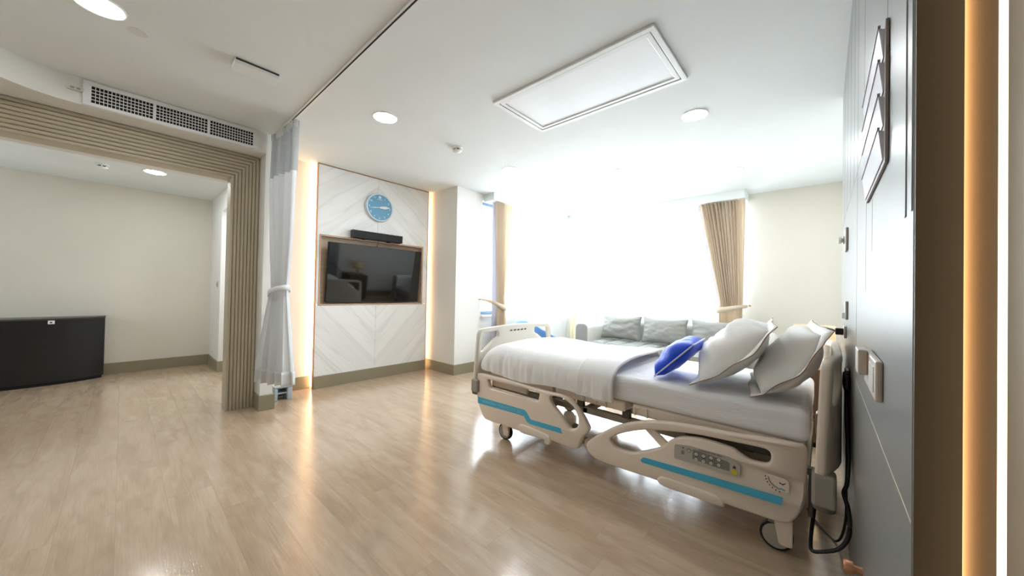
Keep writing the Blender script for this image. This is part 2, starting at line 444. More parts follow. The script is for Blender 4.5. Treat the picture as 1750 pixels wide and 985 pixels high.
# baseboards, .14 high
def bb(name, segs):
    m = MB()
    for x0, x1, y0, y1 in segs: m.box(x0, x1, y0, y1, 0, .14)
    return struct(name, m, 'base', bevel=.002, seg=1)
bb('baseboard_back', [(-6.8, -6.787, -2.4, .874), (-6.8, -6.05, .861, .874), (-6.05, -6.037, .861, 2.1)])
bb('baseboard_left', [(-4.08, -3.87, .855, .985), (XB, XB+.013, 1.0, 1.455), (XB, XB+.013, 2.95, 3.02), (XB, -3.722, 3.005, 3.02), (-3.735, -3.722, 3.02, 3.44)])
bb('baseboard_far', [(-3.78, XW, YF-.013, YF)])
bb('baseboard_right', [(XW-.013, XW, 3.42, YF), ])
# curtain pelmet, L-shaped
w = MB(); w.box(-3.78, -3.565, 3.555, 5.85, 2.475, C).box(-3.565, -.80, 5.53, YF, 2.475, C)
struct('trim_2', w, 'ceiling')
# windows
def window(name, horiz, a0, a1, fixed, SILL=.80, TOP=2.5, n=3):
    fr = MB(); t = .05
    def bar(p0, p1, z0, z1):
        if horiz: fr.box(p0, p1, fixed-.03, fixed+.03, z0, z1)
        else: fr.box(fixed-.03, fixed+.03, p0, p1, z0, z1)
    bar(a0, a1, SILL, SILL+t); bar(a0, a1, TOP-.05, TOP)
    for i in range(n+1):
        p = a0+(a1-a0-t)*i/n; bar(p, p+t, SILL, TOP)
    root = struct(name, fr, 'frame', bevel=.004, seg=1)
    g = MB()
    if horiz: g.box(a0+.02, a1-.02, fixed-.004, fixed+.004, SILL+.02, TOP-.02)
    else: g.box(fixed-.004, fixed+.004, a0+.02, a1-.02, SILL+.02, TOP-.02)
    part('pane', g, 'glass', root)
    return root
window('window_1', True, -3.78, -.86, YF+.1)
window('window_2', False, 3.52, 5.85, -3.88)
window('window_3', True, -5.9, -5.4, -2.52, 1.2, 2.1, 2)
window('window_4_added', True, -6.05, -5.3, 2.15, 1.2, 2.2, 2)  # unseen window added to brighten the lobby wall
struct('trim_3', MB().box(-4.0, -3.74, 3.52, 5.85, SILL-.03, SILL).box(-3.74, -.86, YF-.02, YF+.2, SILL-.03, SILL), 'white')
struct('trim_4', MB().box(-3.98, -3.78, 5.85, 6.05, SILL, 2.5), 'white')

# ------------------------------------------------------------------ marble TV surround
r = thing('marble_tv_surround', 'bookmatched white marble slabs in copper edging around the television niche', 'wall cladding', (XM, 2.2, 0))
YS, Y0, Y1 = 2.185, 1.465, 2.945
N0, N1, NZ0, NZ1 = 1.50, 2.87, .955, 1.765
fn = lambda a, b, d: (d, a, b)
g = .0012
part('slab', MB().prism([(Y0, .14), (YS-g, .14), (YS-g, NZ0-g), (Y0, NZ0-g)], fn, XM-.03, XM), 'marble', r)
part('slab', MB().prism([(YS+g, .14), (Y1, .14), (Y1, NZ0-g), (YS+g, NZ0-g)], fn, XM-.03, XM), 'marble', r)
part('slab', MB().prism([(Y0, NZ0+g), (N0, NZ0+g), (N0, NZ1), (YS-g, NZ1), (YS-g, C-.006), (Y0, C-.006)], fn, XM-.03, XM), 'marble', r)
part('slab', MB().prism([(N1, NZ0+g), (Y1, NZ0+g), (Y1, C-.006), (YS+g, C-.006), (YS+g, NZ1), (N1, NZ1)], fn, XM-.03, XM), 'marble', r)
m = MB(); m.box(XM-.034, XM+.004, Y0-.008, Y0, 0, C-.001).box(XM-.034, XM+.004, Y1, Y1+.008, 0, C-.001).box(XM-.034, XM+.004, Y0, Y1, C-.012, C-.001)
part('edge_trim', m, 'copper', r)
m = MB(); t = .01
m.box(XM-.085, XM-.08, N0, N1, NZ0, NZ1)
m.box(XM-.085, XM+.002, N0, N0+t, NZ0, NZ1).box(XM-.085, XM+.002, N1-t, N1, NZ0, NZ1).box(XM-.085, XM+.002, N0, N1, NZ0, NZ0+t).box(XM-.085, XM+.002, N0, N1, NZ1-t, NZ1)
part('niche_box', m, 'niche', r)
m = MB(); t = .006
m.box(XM, XM+.004, N0-t, N0, NZ0-t, NZ1+t).box(XM, XM+.004, N1, N1+t, NZ0-t, NZ1+t).box(XM, XM+.004, N0, N1, NZ1, NZ1+t).box(XM, XM+.004, N0, N1, NZ0-t, NZ0)
part('niche_trim', m, 'copper', r)
part('skirting', MB().box(XM-.04, XM+.008, Y0, Y1, 0, .14), 'base', r, bevel=.002, seg=1)
part('batten', MB().box(XM-.095, XM-.03, Y0+.025, Y0+.032, .0, C-.001), 'white', r)
part('batten', MB().box(XM-.095, XM-.03, Y1-.032, Y1-.025, .0, C-.001), 'white', r)
part('light_strip', MB().box(XM-.050, XM-.036, Y0-.009, Y0+.004, .02, C-.004), 'led', r)
part('light_strip', MB().box(XM-.050, XM-.036, Y1-.004, Y1+.009, .02, C-.004), 'led_soft', r)

# television, tilted forward
R = Matrix.Translation((-4.28, 2.185, 1.335)) @ Matrix.Rotation(math.radians(6.2), 4, 'Y')
def tv_obj(name, mb, mat, parent, **kw):
    me = mb.mesh(name); me.transform(R); return finish(me, name, mat, parent, **kw)
r = thing('television', 'large flat black television tilted forward in the niche', 'television', (-4.28, 2.185, 1.335))
tv_obj('casing', MB().box(-.028, .008, -.618, .618, -.356, .356), 'black', r, bevel=.006)
tv_obj('screen', MB().box(.008, .0105, -.611, .611, -.347, .350), 'screen', r)
tv_obj('bottom_bar', MB().box(.008, .012, -.618, .618, -.356, -.347), 'black', r, bevel=.001, seg=1)
part('wall_mount', MB().box(-4.388, -4.31, 2.0, 2.37, 1.24, 1.44).box(-4.34, -4.30, 2.1, 2.27, 1.3, 1.4), 'dksteel', r)
r = thing('soundbar', 'slim black soundbar fixed to the marble above the television', 'speaker', (-4.26, 2.165, 1.77))
part('cabinet', MB().box(-4.303, -4.225, 1.842, 2.492, 1.772, 1.866), 'speaker', r, bevel=.006)
part('end_cap', MB().box(-4.304, -4.223, 1.838, 1.846, 1.770, 1.868), 'black', r, bevel=.002, seg=1)
part('end_cap', MB().box(-4.304, -4.223, 2.488, 2.496, 1.770, 1.868), 'black', r, bevel=.002, seg=1)
part('foot', MB().box(-4.3, -4.25, 1.98, 2.02, 1.762, 1.774), 'black', r)
part('foot', MB().box(-4.3, -4.25, 2.31, 2.35, 1.762, 1.774), 'black', r)
tag(part('cable', MB().tube(smooth_path([(-4.27, 2.178, 1.775), (-4.268, 2.18, 1.74), (-4.272, 2.165, 1.70), (-4.29, 2.16, 1.66)]), .004, 6), 'black', smooth=180), 'short black cable running from soundbar down behind the television', 'cable')

# clock
cx, cy, cz, cr = -4.308, 2.195, 2.205, .183
r = thing('wall_clock', 'round blue wall clock with pale rim and white hands', 'clock', (cx, cy, cz))
part('rim', MB().lathe([(cr*.93, 0), (cr, .004), (cr, .03), (cr*.97, .038), (cr*.9, .036), (cr*.885, .022), (cr*.4, .022)], (cx, cy, cz), 'x', 64), 'clockrim', r, smooth=40)
part('face', MB().lathe([(cr*.89, .02), (cr*.89, .0235)], (cx, cy, cz), 'x', 64), 'clockface', r)
fx = cx+.0245
def onface(ang, rad): a = math.radians(ang); return cy+rad*math.sin(a), cz+rad*math.cos(a)
for h in list(range(1, 12)):
    yy, zz = onface(h*30, cr*.75)
    finish(text_mesh(str(h), .036, lambda a, b, d: (fx+d, yy+a, zz+b), align='CENTER'), 'numeral', 'white', r)
yy, zz = onface(0, cr*.72)
m = MB().lathe([(.0165, 0), (.0165, .002)], (fx-.001, yy, zz), 'x', 24)
em = part('emblem', m, 'white', r)
part('diamond', MB().prism([(yy, zz-.009), (yy+.006, zz), (yy, zz+.009), (yy-.006, zz)], fn, fx, fx+.0025), 'clockface', em)
m = MB()
for i in range(9): m.box(fx-.001, fx+.0008, cy-.036+i*.008, cy-.036+i*.008+.0055, cz+cr*.55, cz+cr*.55+.006)
part('small_lettering', m, 'white', r)
def hand(name, ang, L, w, tail, off):
    a = math.radians(ang); d = Vector((math.sin(a), math.cos(a))); p = Vector((d.y, -d.x)); c0 = Vector((cy, cz))
    pts = [c0-d*tail-p*w*.5, c0+d*L*.55-p*w, c0+d*L-p*w*.2, c0+d*L+p*w*.2, c0+d*L*.55+p*w, c0-d*tail+p*w*.5]
    part(name, MB().prism([tuple(q) for q in pts], fn, fx+off, fx+off+.002), 'white', r)
hand('hour_hand', 83, cr*.72, .018, .0, .003); hand('minute_hand', 261, cr*.74, .004, .02, .006)
part('hub', MB().lathe([(.009, 0), (.009, .012)], (fx, cy, cz), 'x', 16), 'white', r)

# ------------------------------------------------------------------ ceiling fittings
def downlight(x, y, z, label, first=None):
    if first:
        o = copy_tree(first); o.location = (x, y, z); o['label'] = label; return o
    o = thing('recessed_downlight', label, 'ceiling light', (x, y, z), 0, 'recessed downlights')
    part('trim_ring', MB().lathe([(.072, -.002), (.092, -.008), (.097, -.004), (.097, .0)], (x, y, z), 'z', 40), 'white', o, smooth=40)
    part('diffuser', MB().lathe([(.078, -.009), (.078, -.0005)], (x, y, z), 'z', 40), 'lamp', o)
    return o
d0 = downlight(-2.735, 1.43, C, 'round white downlight directly in front of the wall clock')
downlight(-.776, 3.0, C, 'round white downlight beside the large ceiling light panel', d0)
downlight(-2.755, 3.0, C, 'small round downlight nearest the left-hand drape', d0)
downlight(-.776, 4.61, C, 'small round downlight nearest the right-hand drape', d0)
downlight(-2.785, -.11, C, 'big bright downlight cut by the top edge, in front of the air grille', d0)
downlight(-5.61, .217, 2.42, 'round downlight in the side room beyond the ribbed portal', d0)

r = thing('ceiling_light_panel', 'large rectangular white light panel in a stepped frame over the bed', 'ceiling light', (-1.27, 2.14, C))
lx0, lx1, ly0, ly1 = -1.875, -.678, 1.838, 2.452
def ring(x0, x1, y0, y1, t, z0, z1):
    return MB().box(x0, x1, y0, y0+t, z0, z1).box(x0, x1, y1-t, y1, z0, z1).box(x0, x0+t, y0+t, y1-t, z0, z1).box(x1-t, x1, y0+t, y1-t, z0, z1)
part('outer_frame', ring(lx0, lx1, ly0, ly1, .03, C-.016, C), 'whitemetal', r, bevel=.003)
part('gasket', ring(lx0+.03, lx1-.03, ly0+.03, ly1-.03, .006, C-.006, C), 'grey_line', r)
part('inner_frame', ring(lx0+.036, lx1-.036, ly0+.036, ly1-.036, .028, C-.013, C), 'whitemetal', r, bevel=.003)
part('diffuser', MB().box(lx0+.062, lx1-.062, ly0+.062, ly1-.062, C-.006, C-.001), 'panel_off', r)

def smoke(x, y, z, label, first=None):
    if first:
        o = copy_tree(first); o.location = (x, y, z); o['label'] = label; return o
    o = thing('smoke_detector', label, 'smoke detector', (x, y, z), 0, 'smoke detectors')
    part('base', MB().lathe([(.055, 0), (.055, -.014), (.05, -.016)], (x, y, z), 'z', 32), 'white', o, smooth=40)
    part('sensor_cage', MB().lathe([(.034, -.016), (.034, -.03)], (x, y, z), 'z', 24), 'dark', o)
    for k in range(6):
        a = k*PI/3; m = MB(); m.box(x+.038*math.cos(a)-.006, x+.038*math.cos(a)+.006, y+.038*math.sin(a)-.006, y+.038*math.sin(a)+.006, z-.031, z-.015)
        part('cage_post', m, 'white', o)
    part('dome', MB().lathe([(.045, -.029), (.045, -.034), (.036, -.042), (.015, -.046)], (x, y, z), 'z', 32), 'white', o, smooth=40)
    return o
s0 = smoke(-2.75, 2.21, C, 'white smoke detector on the ceiling between clock and light panel')
smoke(-5.72, -.172, 2.42, 'white smoke detector in the side room beside its downlight', s0)
r = thing('fire_sprinkler', 'tiny pendent sprinkler head on the ceiling in front of the window', 'sprinkler', (-1.783, 3.784, C))
part('escutcheon', MB().lathe([(.03, 0), (.03, -.004), (.014, -.01)], (-1.783, 3.784, C), 'z', 24), 'white', r, smooth=40)
part('nozzle', MB().lathe([(.008, -.008), (.008, -.03), (.004, -.045)], (-1.783, 3.784, C), 'z', 12), 'chrome', r, smooth=40)
part('deflector', MB().lathe([(.017, -.045), (.017, -.048)], (-1.783, 3.784, C), 'z', 16), 'chrome', r)
r = thing('ceiling_access_box', 'flat white rectangular box with shadow gap on the ceiling near the air grille', 'ceiling unit', (-2.68, .55, C))
part('body', MB().box(-2.86, -2.745, .438, .678, C-.036, C), 'white', r, bevel=.004)
part('shadow_gap', MB().box(-2.7465, -2.7435, .442, .674, C-.013, C-.002), 'ink', r)  # dark strip painted as the shade in the gap at the ceiling
part('indicator', MB().lathe([(.003, -.0335), (.003, -.0355)], (-2.76, .66, C), 'z', 10), 'grey_line', r)
tag(part('ceiling_speaker_cover', MB().lathe([(.042, 0), (.042, -.002)], (-2.917, .027, C), 'z', 32), 'greydot'), 'faint round grey cover flush in the ceiling near the big downlight', 'ceiling cover')
# curtain track
r = thing('curtain_track', 'thin dark ceiling track for the privacy curtain', 'curtain track', (-1.8, .932, C))
part('rail', MB().box(-3.86, .15, .918, .946, C-.012, C), 'whitemetal', r)
part('slot', MB().box(-3.86, .15, .928, .936, C-.0135, C-.0115), 'dark', r)

# air grille on the bulkhead
r = thing('air_grille', 'long white air conditioning grille with three dark mesh bays on the bulkhead', 'air vent', (-3.868, .3, 2.47))
GX, g0, g1, gz0, gz1 = -3.868, -.215, .80, 2.405, 2.575
yb = [(-.175, .128), (.146, .446), (.464, .76)]
zb0, zb1 = 2.428, 2.546
fn = lambda a, b, d: (d, a, b)
m = MB(); m.box(GX-.001, GX+.01, g0, g1, gz0, zb0).box(GX-.001, GX+.01, g0, g1, zb1, gz1)
m.box(GX-.001, GX+.01, g0, yb[0][0], zb0, zb1).box(GX-.001, GX+.01, yb[2][1], g1, zb0, zb1)
m.box(GX-.001, GX+.01, yb[0][1], yb[1][0], zb0, zb1).box(GX-.001, GX+.01, yb[1][1], yb[2][0], zb0, zb1)
part('frame', m, 'whitemetal', r, bevel=.002, seg=1)
for a, b in yb:
    bk = part('duct_void', MB().box(GX-.001, GX+.0015, a, b, zb0, zb1), 'dark', r)
    m = MB(); n = 5
    for i in range(1, n): z = zb0+(zb1-zb0)*i/n; m.box(GX+.002, GX+.008, a, b, z-.0022, z+.0022)
    k = int((b-a)/.0185)
    for i in range(1, k): y = a+(b-a)*i/k; m.box(GX+.002, GX+.0065, y-.0018, y+.0018, zb0, zb1)
    part('lattice', m, 'whitemetal', bk)
r = thing('room_sensor', 'small cream pill-shaped sensor beside the air grille', 'sensor', (-3.88, -.245, 2.495))
part('body', MB().prism(round_loop([(-.285, 2.482), (-.207, 2.482), (-.207, 2.507), (-.285, 2.507)], .012), fn, -3.9, -3.848), 'label', r)
part('buttons', MB().box(-3.849, -3.846, -.268, -.250, 2.489, 2.501).box(-3.849, -3.846, -.240, -.222, 2.489, 2.501), 'grey_line', r)

# ------------------------------------------------------------------ bedhead cladding on the right wall
HY0, HY1 = .732, 3.41
r = thing('bedhead_cladding', 'glossy grey laminate cladding with inlaid lines behind the bed', 'wall cladding', (XH, 2, 0))
part('board', MB().box(XH, XH+.042, HY0, HY1, 0, C-.002), 'headwall', r, bevel=.002, seg=1)
part('light_strip', MB().box(XH+.043, XH+.048, .93, .985, .02, C-.02), 'ledwarm', r)
part('edge_band', MB().box(XH+.001, XH+.0425, HY0-.006, HY0+.0005, 0, C-.002), 'headedge', r)
part('batten', MB().box(XH+.042, XW-.001, HY0+.40, HY0+.46, .0, C-.02), 'wall', r)
part('batten', MB().box(XH+.042, XW-.001, HY1-.06, HY1-.01, 0, C-.02), 'wall', r)
m = MB(); e = XH-.0004
def ln(m, y0, z0, y1, z1, w=.003):
    if abs(y1-y0) < 1e-6: m.box(e, e+.003, y0-w/2, y0+w/2, z0, z1)
    else: m.box(e, e+.003, y0, y1, z0-w/2, z0+w/2)
ln(m, .98, 1.634, 3.40, 1.634)
for y in (3.0, 2.68, 2.35, 2.07): ln(m, y, 1.634, y, C-.005)
ln(m, 1.86, .915, 1.86, C-.005); ln(m, 1.57, 1.634, 1.57, C-.005); ln(m, 1.475, 1.172, 1.475, 1.634); ln(m, 1.30, 1.273, 1.30, 1.634); ln(m, 1.02, 1.634, 1.02, C-.005)
part('shadow_line', m, 'groove', r)
m = MB(); ln(m, .735, .84, 1.86, .84, .003)
part('pale_inlay', m, 'brassline', r)
m = MB(); m.box(XH-.0015, XH+.002, .788, .800, 1.275, C-.005).box(XH-.0015, XH+.002, .737, .745, 1.275, C-.005)
part('vertical_bead', m, 'headwall', r, bevel=.001, seg=1)
# led profile on the wall just outside the cladding
tag(part('led_profile', MB().box(XW-.012, XW, .658, .722, .0, C-.002), 'ledhead'), 'tall glowing cream light profile at the right edge beside the cladding', 'light strip')
M['tan'] = plain('tan_panel', (150, 134, 110), .6)
struct('trim_5', MB().box(XW-.02, XW, -2.45, .656, 0, C-.001), 'tan')
# document rack
r = thing('document_rack', 'wall-hung document rack with four tilted pockets above the bed', 'document rack', (XH, 1.19, 1.4))
part('back_board', MB().box(XH-.006, XH-.0006, .985, 1.39, 1.418, 1.70), 'rackgrey', r, bevel=.001, seg=1)
for i in range(4):
    z0 = 1.428+i*.068
    P = lambda a, b, d: (XH-a, d, b)
    m = MB().prism([(.006, z0), (.008, z0-.001), (.0145, z0+.060), (.0125, z0+.060)], P, 1.0, 1.385)
    m.prism([(.006, z0), (.0135, z0+.059), (.006, z0+.055)], P, .999, 1.001)
    pk = part('pocket', m, 'acrylic', r)
    part('lip', MB().prism([(.012, z0+.058), (.016, z0+.058), (.016, z0+.063), (.012, z0+.063)], P, .995, 1.387), 'rackgrey', pk)
tag(part('paper_sheaf', MB().prism([(.0075, 1.64), (.009, 1.64), (.0105, 1.699), (.009, 1.699)], lambda a, b, d: (XH-a, d, b), 1.03, 1.20), 'paper'), 'white papers standing in the top pocket of the document rack', 'papers')
def plate(label, y0, y1, z0, z1, dep, extra):
    r = thing('service_outlet', label, 'wall outlet', (XH, (y0+y1)/2, (z0+z1)/2))
    part('cover_plate', MB().box(XH-dep, XH, y0, y1, z0, z1), 'socket', r, bevel=.004)
    extra(r); return r
plate('large beige socket plate with raised lid on the cladding beside the bedhead', 1.046, 1.30, .935, 1.02, .012,
      lambda r: (part('flap', MB().box(XH-.03, XH-.012, 1.20, 1.285, .965, 1.025), 'socket', r, bevel=.003), part('socket_face', MB().box(XH-.0135, XH-.011, 1.07, 1.17, .95, 1.005), 'panelgrey', r, bevel=.001, seg=1)))
def gas(r):
    part('valve', MB().lathe([(.022, -.012), (.022, -.018), (.012, -.02), (.012, -.028)], (XH, 2.56, 1.46), 'x', 16), 'chrome', r, smooth=40)
    part('knob', MB().lathe([(.018, -.026), (.018, -.036)], (XH, 2.56, 1.46), 'x', 12), 'white', r)
plate('grey medical gas outlet with round knob, topmost on the cladding', 2.50, 2.62, 1.40, 1.52, .012, gas)
plate('white slim switch plate just above the bedside power socket', 2.46, 2.54, 1.04, 1.135, .012,
      lambda r: part('switch', MB().box(XH-.024, XH-.01, 2.485, 2.515, 1.045, 1.075), 'white', r, bevel=.002))
plate('dark edged power socket with plug and cable behind the pillows', 2.58, 2.68, .935, 1.0, .012,
      lambda r: part('plug', MB().box(XH-.045, XH-.01, 2.61, 2.65, .95, .985), 'black', r, bevel=.004))
r = thing('wall_stud', 'small copper stud low on the cladding at the bottom edge', 'fitting', (XH, 1.505, .33))
part('stem', MB().lathe([(.012, -.02), (.012, 0)], (XH, 1.505, .325), 'x', 12), 'copper', r)
part('cap', MB().lathe([(.016, -.042), (.02, -.036), (.02, -.02)], (XH, 1.505, .325), 'x', 16), 'copper', r, smooth=40)

# ------------------------------------------------------------------ hospital bed
BY0, BY1 = 1.955, 3.0; BYC = (BY0+BY1)/2
bed = thing('hospital_bed', 'beige electric hospital bed with blue striped side rails on castors', 'bed', (-1.07, BYC, 0))
foot_out = [(-2.10, .478), (-1.92, .480), (-1.736, .478), (-1.58, .472), (-1.424, .468), (-1.33, .470), (-1.267, .462), (-1.193, .428), (-1.133, .373), (-1.105, .335), (-1.088, .305), (-1.100, .274), (-1.130, .240), (-1.146, .2), (-1.166, .155), (-1.21, .143), (-1.311, .145), (-1.417, .146), (-1.618, .132), (-1.8, .13), (-1.983, .124), (-2.03, .135), (-2.062, .17), (-2.10, .24), (-2.122, .32), (-2.126, .40), (-2.122, .455)]
fh1 = round_loop([(-2.0, .448), (-1.475, .448), (-1.49, .384), (-1.82, .381), (-1.975, .381)], .02)
fh2 = smooth_loop([(-1.385, .440), (-1.31, .452), (-1.245, .446), (-1.205, .415), (-1.172, .367), (-1.163, .325), (-1.178, .286), (-1.218, .265), (-1.245, .278), (-1.28, .312), (-1.315, .345), (-1.37, .39)], 4)
head_out = [(-1.103, .204), (-1.085, .232), (-1.05, .265), (-.966, .33), (-.885, .382), (-.807, .418), (-.709, .450), (-.606, .470), (-.46, .485), (-.328, .492), (-.234, .502), (-.15, .51), (-.086, .512), (-.058, .503), (-.049, .465), (-.048, .38), (-.05, .285), (-.066, .225), (-.09, .182), (-.12, .157), (-.174, .15), (-.379, .144), (-.635, .140), (-.867, .131), (-1.019, .131), (-1.075, .148), (-1.1, .175)]
hh = smooth_loop([(-.937, .293), (-.87, .338), (-.756, .388), (-.66, .412), (-.56, .43), (-.46, .444), (-.328, .452), (-.241, .457), (-.19, .457), (-.174, .44), (-.176, .408), (-.195, .391), (-.249, .388), (-.292, .405), (-.335, .422), (-.459, .426), (-.551, .408), (-.605, .373), (-.644, .332), (-.695, .298), (-.755, .268), (-.817, .244), (-.90, .24), (-.936, .262)], 4)
def XZ(y): return lambda a, b, d: (a, y+d, b)
def rail_set(near):
    s = 1 if near else -1; yf = BY0 if near else BY1; th = .042
    yc = yf+s*th/2
    def bend(p):
        if p.x > -.10: p.y += s*min(.06, ((p.x+.10)/.05)**2*.035)
        return p
    fr = finish(slab_mesh([smooth_loop(foot_out, 4), fh1, fh2], th, .012, XZ(yc)), 'foot_side_rail', 'beige', bed, smooth=50)
    hr = finish(slab_mesh([smooth_loop(head_out, 4), hh], th, .012, XZ(yc), bend), 'head_side_rail', 'beige', bed, smooth=50)
    y0 = yf-s*.0012
    st = [(-2.10, .289), (-1.607, .299), (-1.585, .288), (-1.55, .245), (-1.294, .253), (-1.281, .219), (-1.555, .211), (-1.58, .218), (-1.612, .254), (-2.10, .237)]
    ds, de = sorted((y0, yf+s*.004))
    st1 = part('blue_stripe', MB().prism(round_loop(st, .006, 3), lambda a, b, d: (a, d, b), ds, de), 'blue', fr)
    part('blue_stripe', MB().prism(round_loop([(-.762, .222), (-.742, .243), (-.128, .267), (-.133, .232), (-.752, .211)], .008, 3), lambda a, b, d: (a, d, b), ds, de), 'blue', hr)
    # raised grips along the bottom edges
    def lip(pts, par):
        finish(slab_mesh([smooth_loop(pts, 4)], .024, .010, XZ(yf+s*.002)), 'release_grip', 'beige', par, smooth=50)
    lip([(-1.66, .158), (-1.645, .185), (-1.6, .192), (-1.48, .186), (-1.40, .18), (-1.375, .165), (-1.368, .14), (-1.38, .118), (-1.4, .112), (-1.42, .12), (-1.43, .138), (-1.52, .134), (-1.63, .13)], fr)
    lip([(-.665, .145), (-.655, .165), (-.62, .176), (-.5, .178), (-.40, .178), (-.36, .165), (-.35, .142), (-.37, .128), (-.5, .128), (-.63, .126)], hr)
    # strut crossing the long opening
    a, b = Vector((-.74, yf+s*.024, .405)), Vector((-.622, yf+s*.028, .33))
    part('strut', MB().prism([(-.755, .40), (-.71, .415), (-.60, .338), (-.655, .318)], lambda p, q, d: (p, d, q), *sorted((yf+s*.016, yf+s*.036))), 'beige', hr, bevel=.006)
    return fr, hr
fr, hr = rail_set(True); rail_set(False)
yt = BY0-.0018
finish(text_mesh('PARAMOUNT BED', .034, lambda a, b, d: (-1.865+a*.86, yt-d, .268+b+a*.02)), 'lettering', 'stripetext', fr)
m = MB()
for i in range(9): m.box(-2.045+i*.017, -2.045+i*.017+.012, yt-.0006, yt, .259+i*.0004, .272+i*.0004)
part('small_lettering', m, 'stripetext', fr)
# keypad
kp = part('keypad', MB().prism(round_loop([(-.583, .292), (-.58, .366), (-.51, .379), (-.33, .380), (-.287, .352), (-.288, .30), (-.32, .298)], .008, 3), lambda a, b, d: (a, d, b), BY0-.003, BY0+.004), 'panelgrey', hr, bevel=.001, seg=1)
kk = lambda a, b, d: (a, d, b)
m = MB().prism(round_loop([(-.494, .318), (-.492, .366), (-.463, .366), (-.34, .356), (-.33, .350), (-.33, .312), (-.40, .312)], .004, 3), kk, BY0-.0038, BY0-.002)
part('membrane', m, 'paneldk', kp)
def dot(x, z, rr, mat, name):
    part(name, MB().lathe([(rr, 0), (rr, -.0022 if name != 'button' else -.0030)], (x, BY0-.0030, z), 'y', 20), mat, kp)
dot(-.510, .355, .0095, 'ink', 'button_ring'); dot(-.510, .355, .0075, 'green', 'button')
part('icon_plate', MB().box(-.546, -.532, BY0-.004, BY0-.002, .326, .346), 'paneldk', kp)
dot(-.538, .360, .0035, 'ink', 'indicator')
for i in range(4):
    for z in (.349, .323):
        x = -.476+i*.0335; zz = z+.0018*i-.002
        dot(x, zz, .0088, 'ink', 'button_ring'); dot(x, zz, .0072, 'white', 'button')
        part('button_icon', MB().box(x-.0032, x+.0032, BY0-.0068, BY0-.005, zz-.0015, zz+.0015), 'ink', kp)
part('divider', MB().box(-.3935, -.3925, BY0-.0045, BY0-.003, .316, .360), 'ink', kp)
for i in range(3): part('button_legend', MB().box(-.484+i*.0335, -.468+i*.0335, BY0-.0045, BY0-.003, .3345+i*.002, .338+i*.002), 'ink', kp)
dot(-.311, .315, .0125, 'yellow', 'yellow_button')
part('house_icon', MB().prism([(-.317, .332), (-.305, .332), (-.305, .340), (-.311, .346), (-.317, .340)], kk, BY0-.0042, BY0-.003), 'ink', kp)
finish(text_mesh('PARAMOUNT BED', .0125, lambda a, b, d: (-.464+a, BY0-.0032-d, .3715+b)), 'lettering', 'ink', kp)
# angle gauge sticker
gp = part('angle_gauge', MB().prism(round_loop([(-.197, .335), (-.19, .352), (-.12, .350), (-.108, .340), (-.108, .292), (-.155, .292)], .008, 3), kk, BY0-.0015, BY0+.004), 'beige', hr)
arc = [(-.132+.052*math.cos(a), .345+.048*math.sin(a)) for a in [math.radians(180+i*9) for i in range(10)]]
inn = [(-.132+.045*math.cos(a), .345+.041*math.sin(a)) for a in [math.radians(270-i*9) for i in range(10)]]
part('scale_arc', MB().prism(arc+inn, kk, BY0-.0022, BY0-.001), 'bumper', gp)
for i in range(7):
    a = math.radians(184+i*13); x, z = -.132+.060*math.cos(a), .345+.056*math.sin(a)
    part('scale_mark', MB().box(x-.0022, x+.0022, BY0-.0022, BY0-.001, z-.003, z+.003), 'red' if i == 3 else 'ink', gp)
part('person_icon', MB().prism([(-.142, .332), (-.130, .327), (-.122, .333), (-.117, .336), (-.122, .329), (-.129, .321), (-.142, .327)], kk, BY0-.0022, BY0-.001), 'ink', gp)
part('blue_marker', MB().prism([(-.139, .304), (-.124, .298), (-.121, .303), (-.136, .309)], kk, BY0-.0025, BY0-.001), 'blue', gp)

# foot and head boards: bowed panel with corner hand-holes
def end_board(name, X, bow, z0, ztop, mat, leg_z, out):
    hw = .532
    def Lp(pts): return [(BYC+a, b) for a, b in pts]
    o = round_loop(Lp([(-hw-.012, z0), (-hw+.03, ztop-.01), (0, ztop+.012), (hw-.03, ztop-.01), (hw+.012, z0)]), [.02, .06, .2, .06, .02], 6)
    zt = ztop-.045; zb = ztop-.195
    def hole(s):
        pts = [(s*(hw-.073), zt-.002), (s*.255, zt+.008), (s*.255, zt-.045), (s*.30, zt-.062), (s*(hw-.09), zb), (s*(hw-.055), zb-.005)]
        return round_loop(Lp(pts), .018, 4)
    def warp(p):
        t = abs(p.y-BYC)/hw; p.x += bow*(1-max(0, (t-.6)/.4)**1.6); return p
    me = slab_mesh([o, hole(1), hole(-1)], .036, .012, lambda a, b, d: (X+d, a, b), None)
    # subdivide so the panel can bow
    bm = bmesh.new(); bm.from_mesh(me)
    for k in range(1, 16):
        y = BYC-hw+k*2*hw/16
        bmesh.ops.bisect_plane(bm, geom=bm.verts[:]+bm.edges[:]+bm.faces[:], plane_co=(0, y, 0), plane_no=(0, 1, 0))
    bm.to_mesh(me); bm.free()
    for v in me.vertices: v.co = warp(v.co)
    b = finish(me, name, mat, bed, smooth=50)
    for s in (-1, 1):
        y = BYC+s*(hw+.004)
        y0, y1 = sorted((y-s*.075, y+s*.012))
        part('corner_socket', MB().box(X-.028, X+.05, y0, y1, leg_z, z0+.01), 'bumper', b, bevel=.012, seg=3)
        part('roller_bumper', MB().lathe([(.02, -.03), (.036, -.022), (.036, .0)], (X+out, (y0+y1)/2, leg_z+.004), 'z', 20), 'bumperdk', b, smooth=60)
    return b
fb = end_board('footboard', -2.135, -.015, .42, .845, 'beige2', .325, -.005)
hb = end_board('headboard', -.006, .052, .41, .90, 'beige', .285, .012)
m = MB()
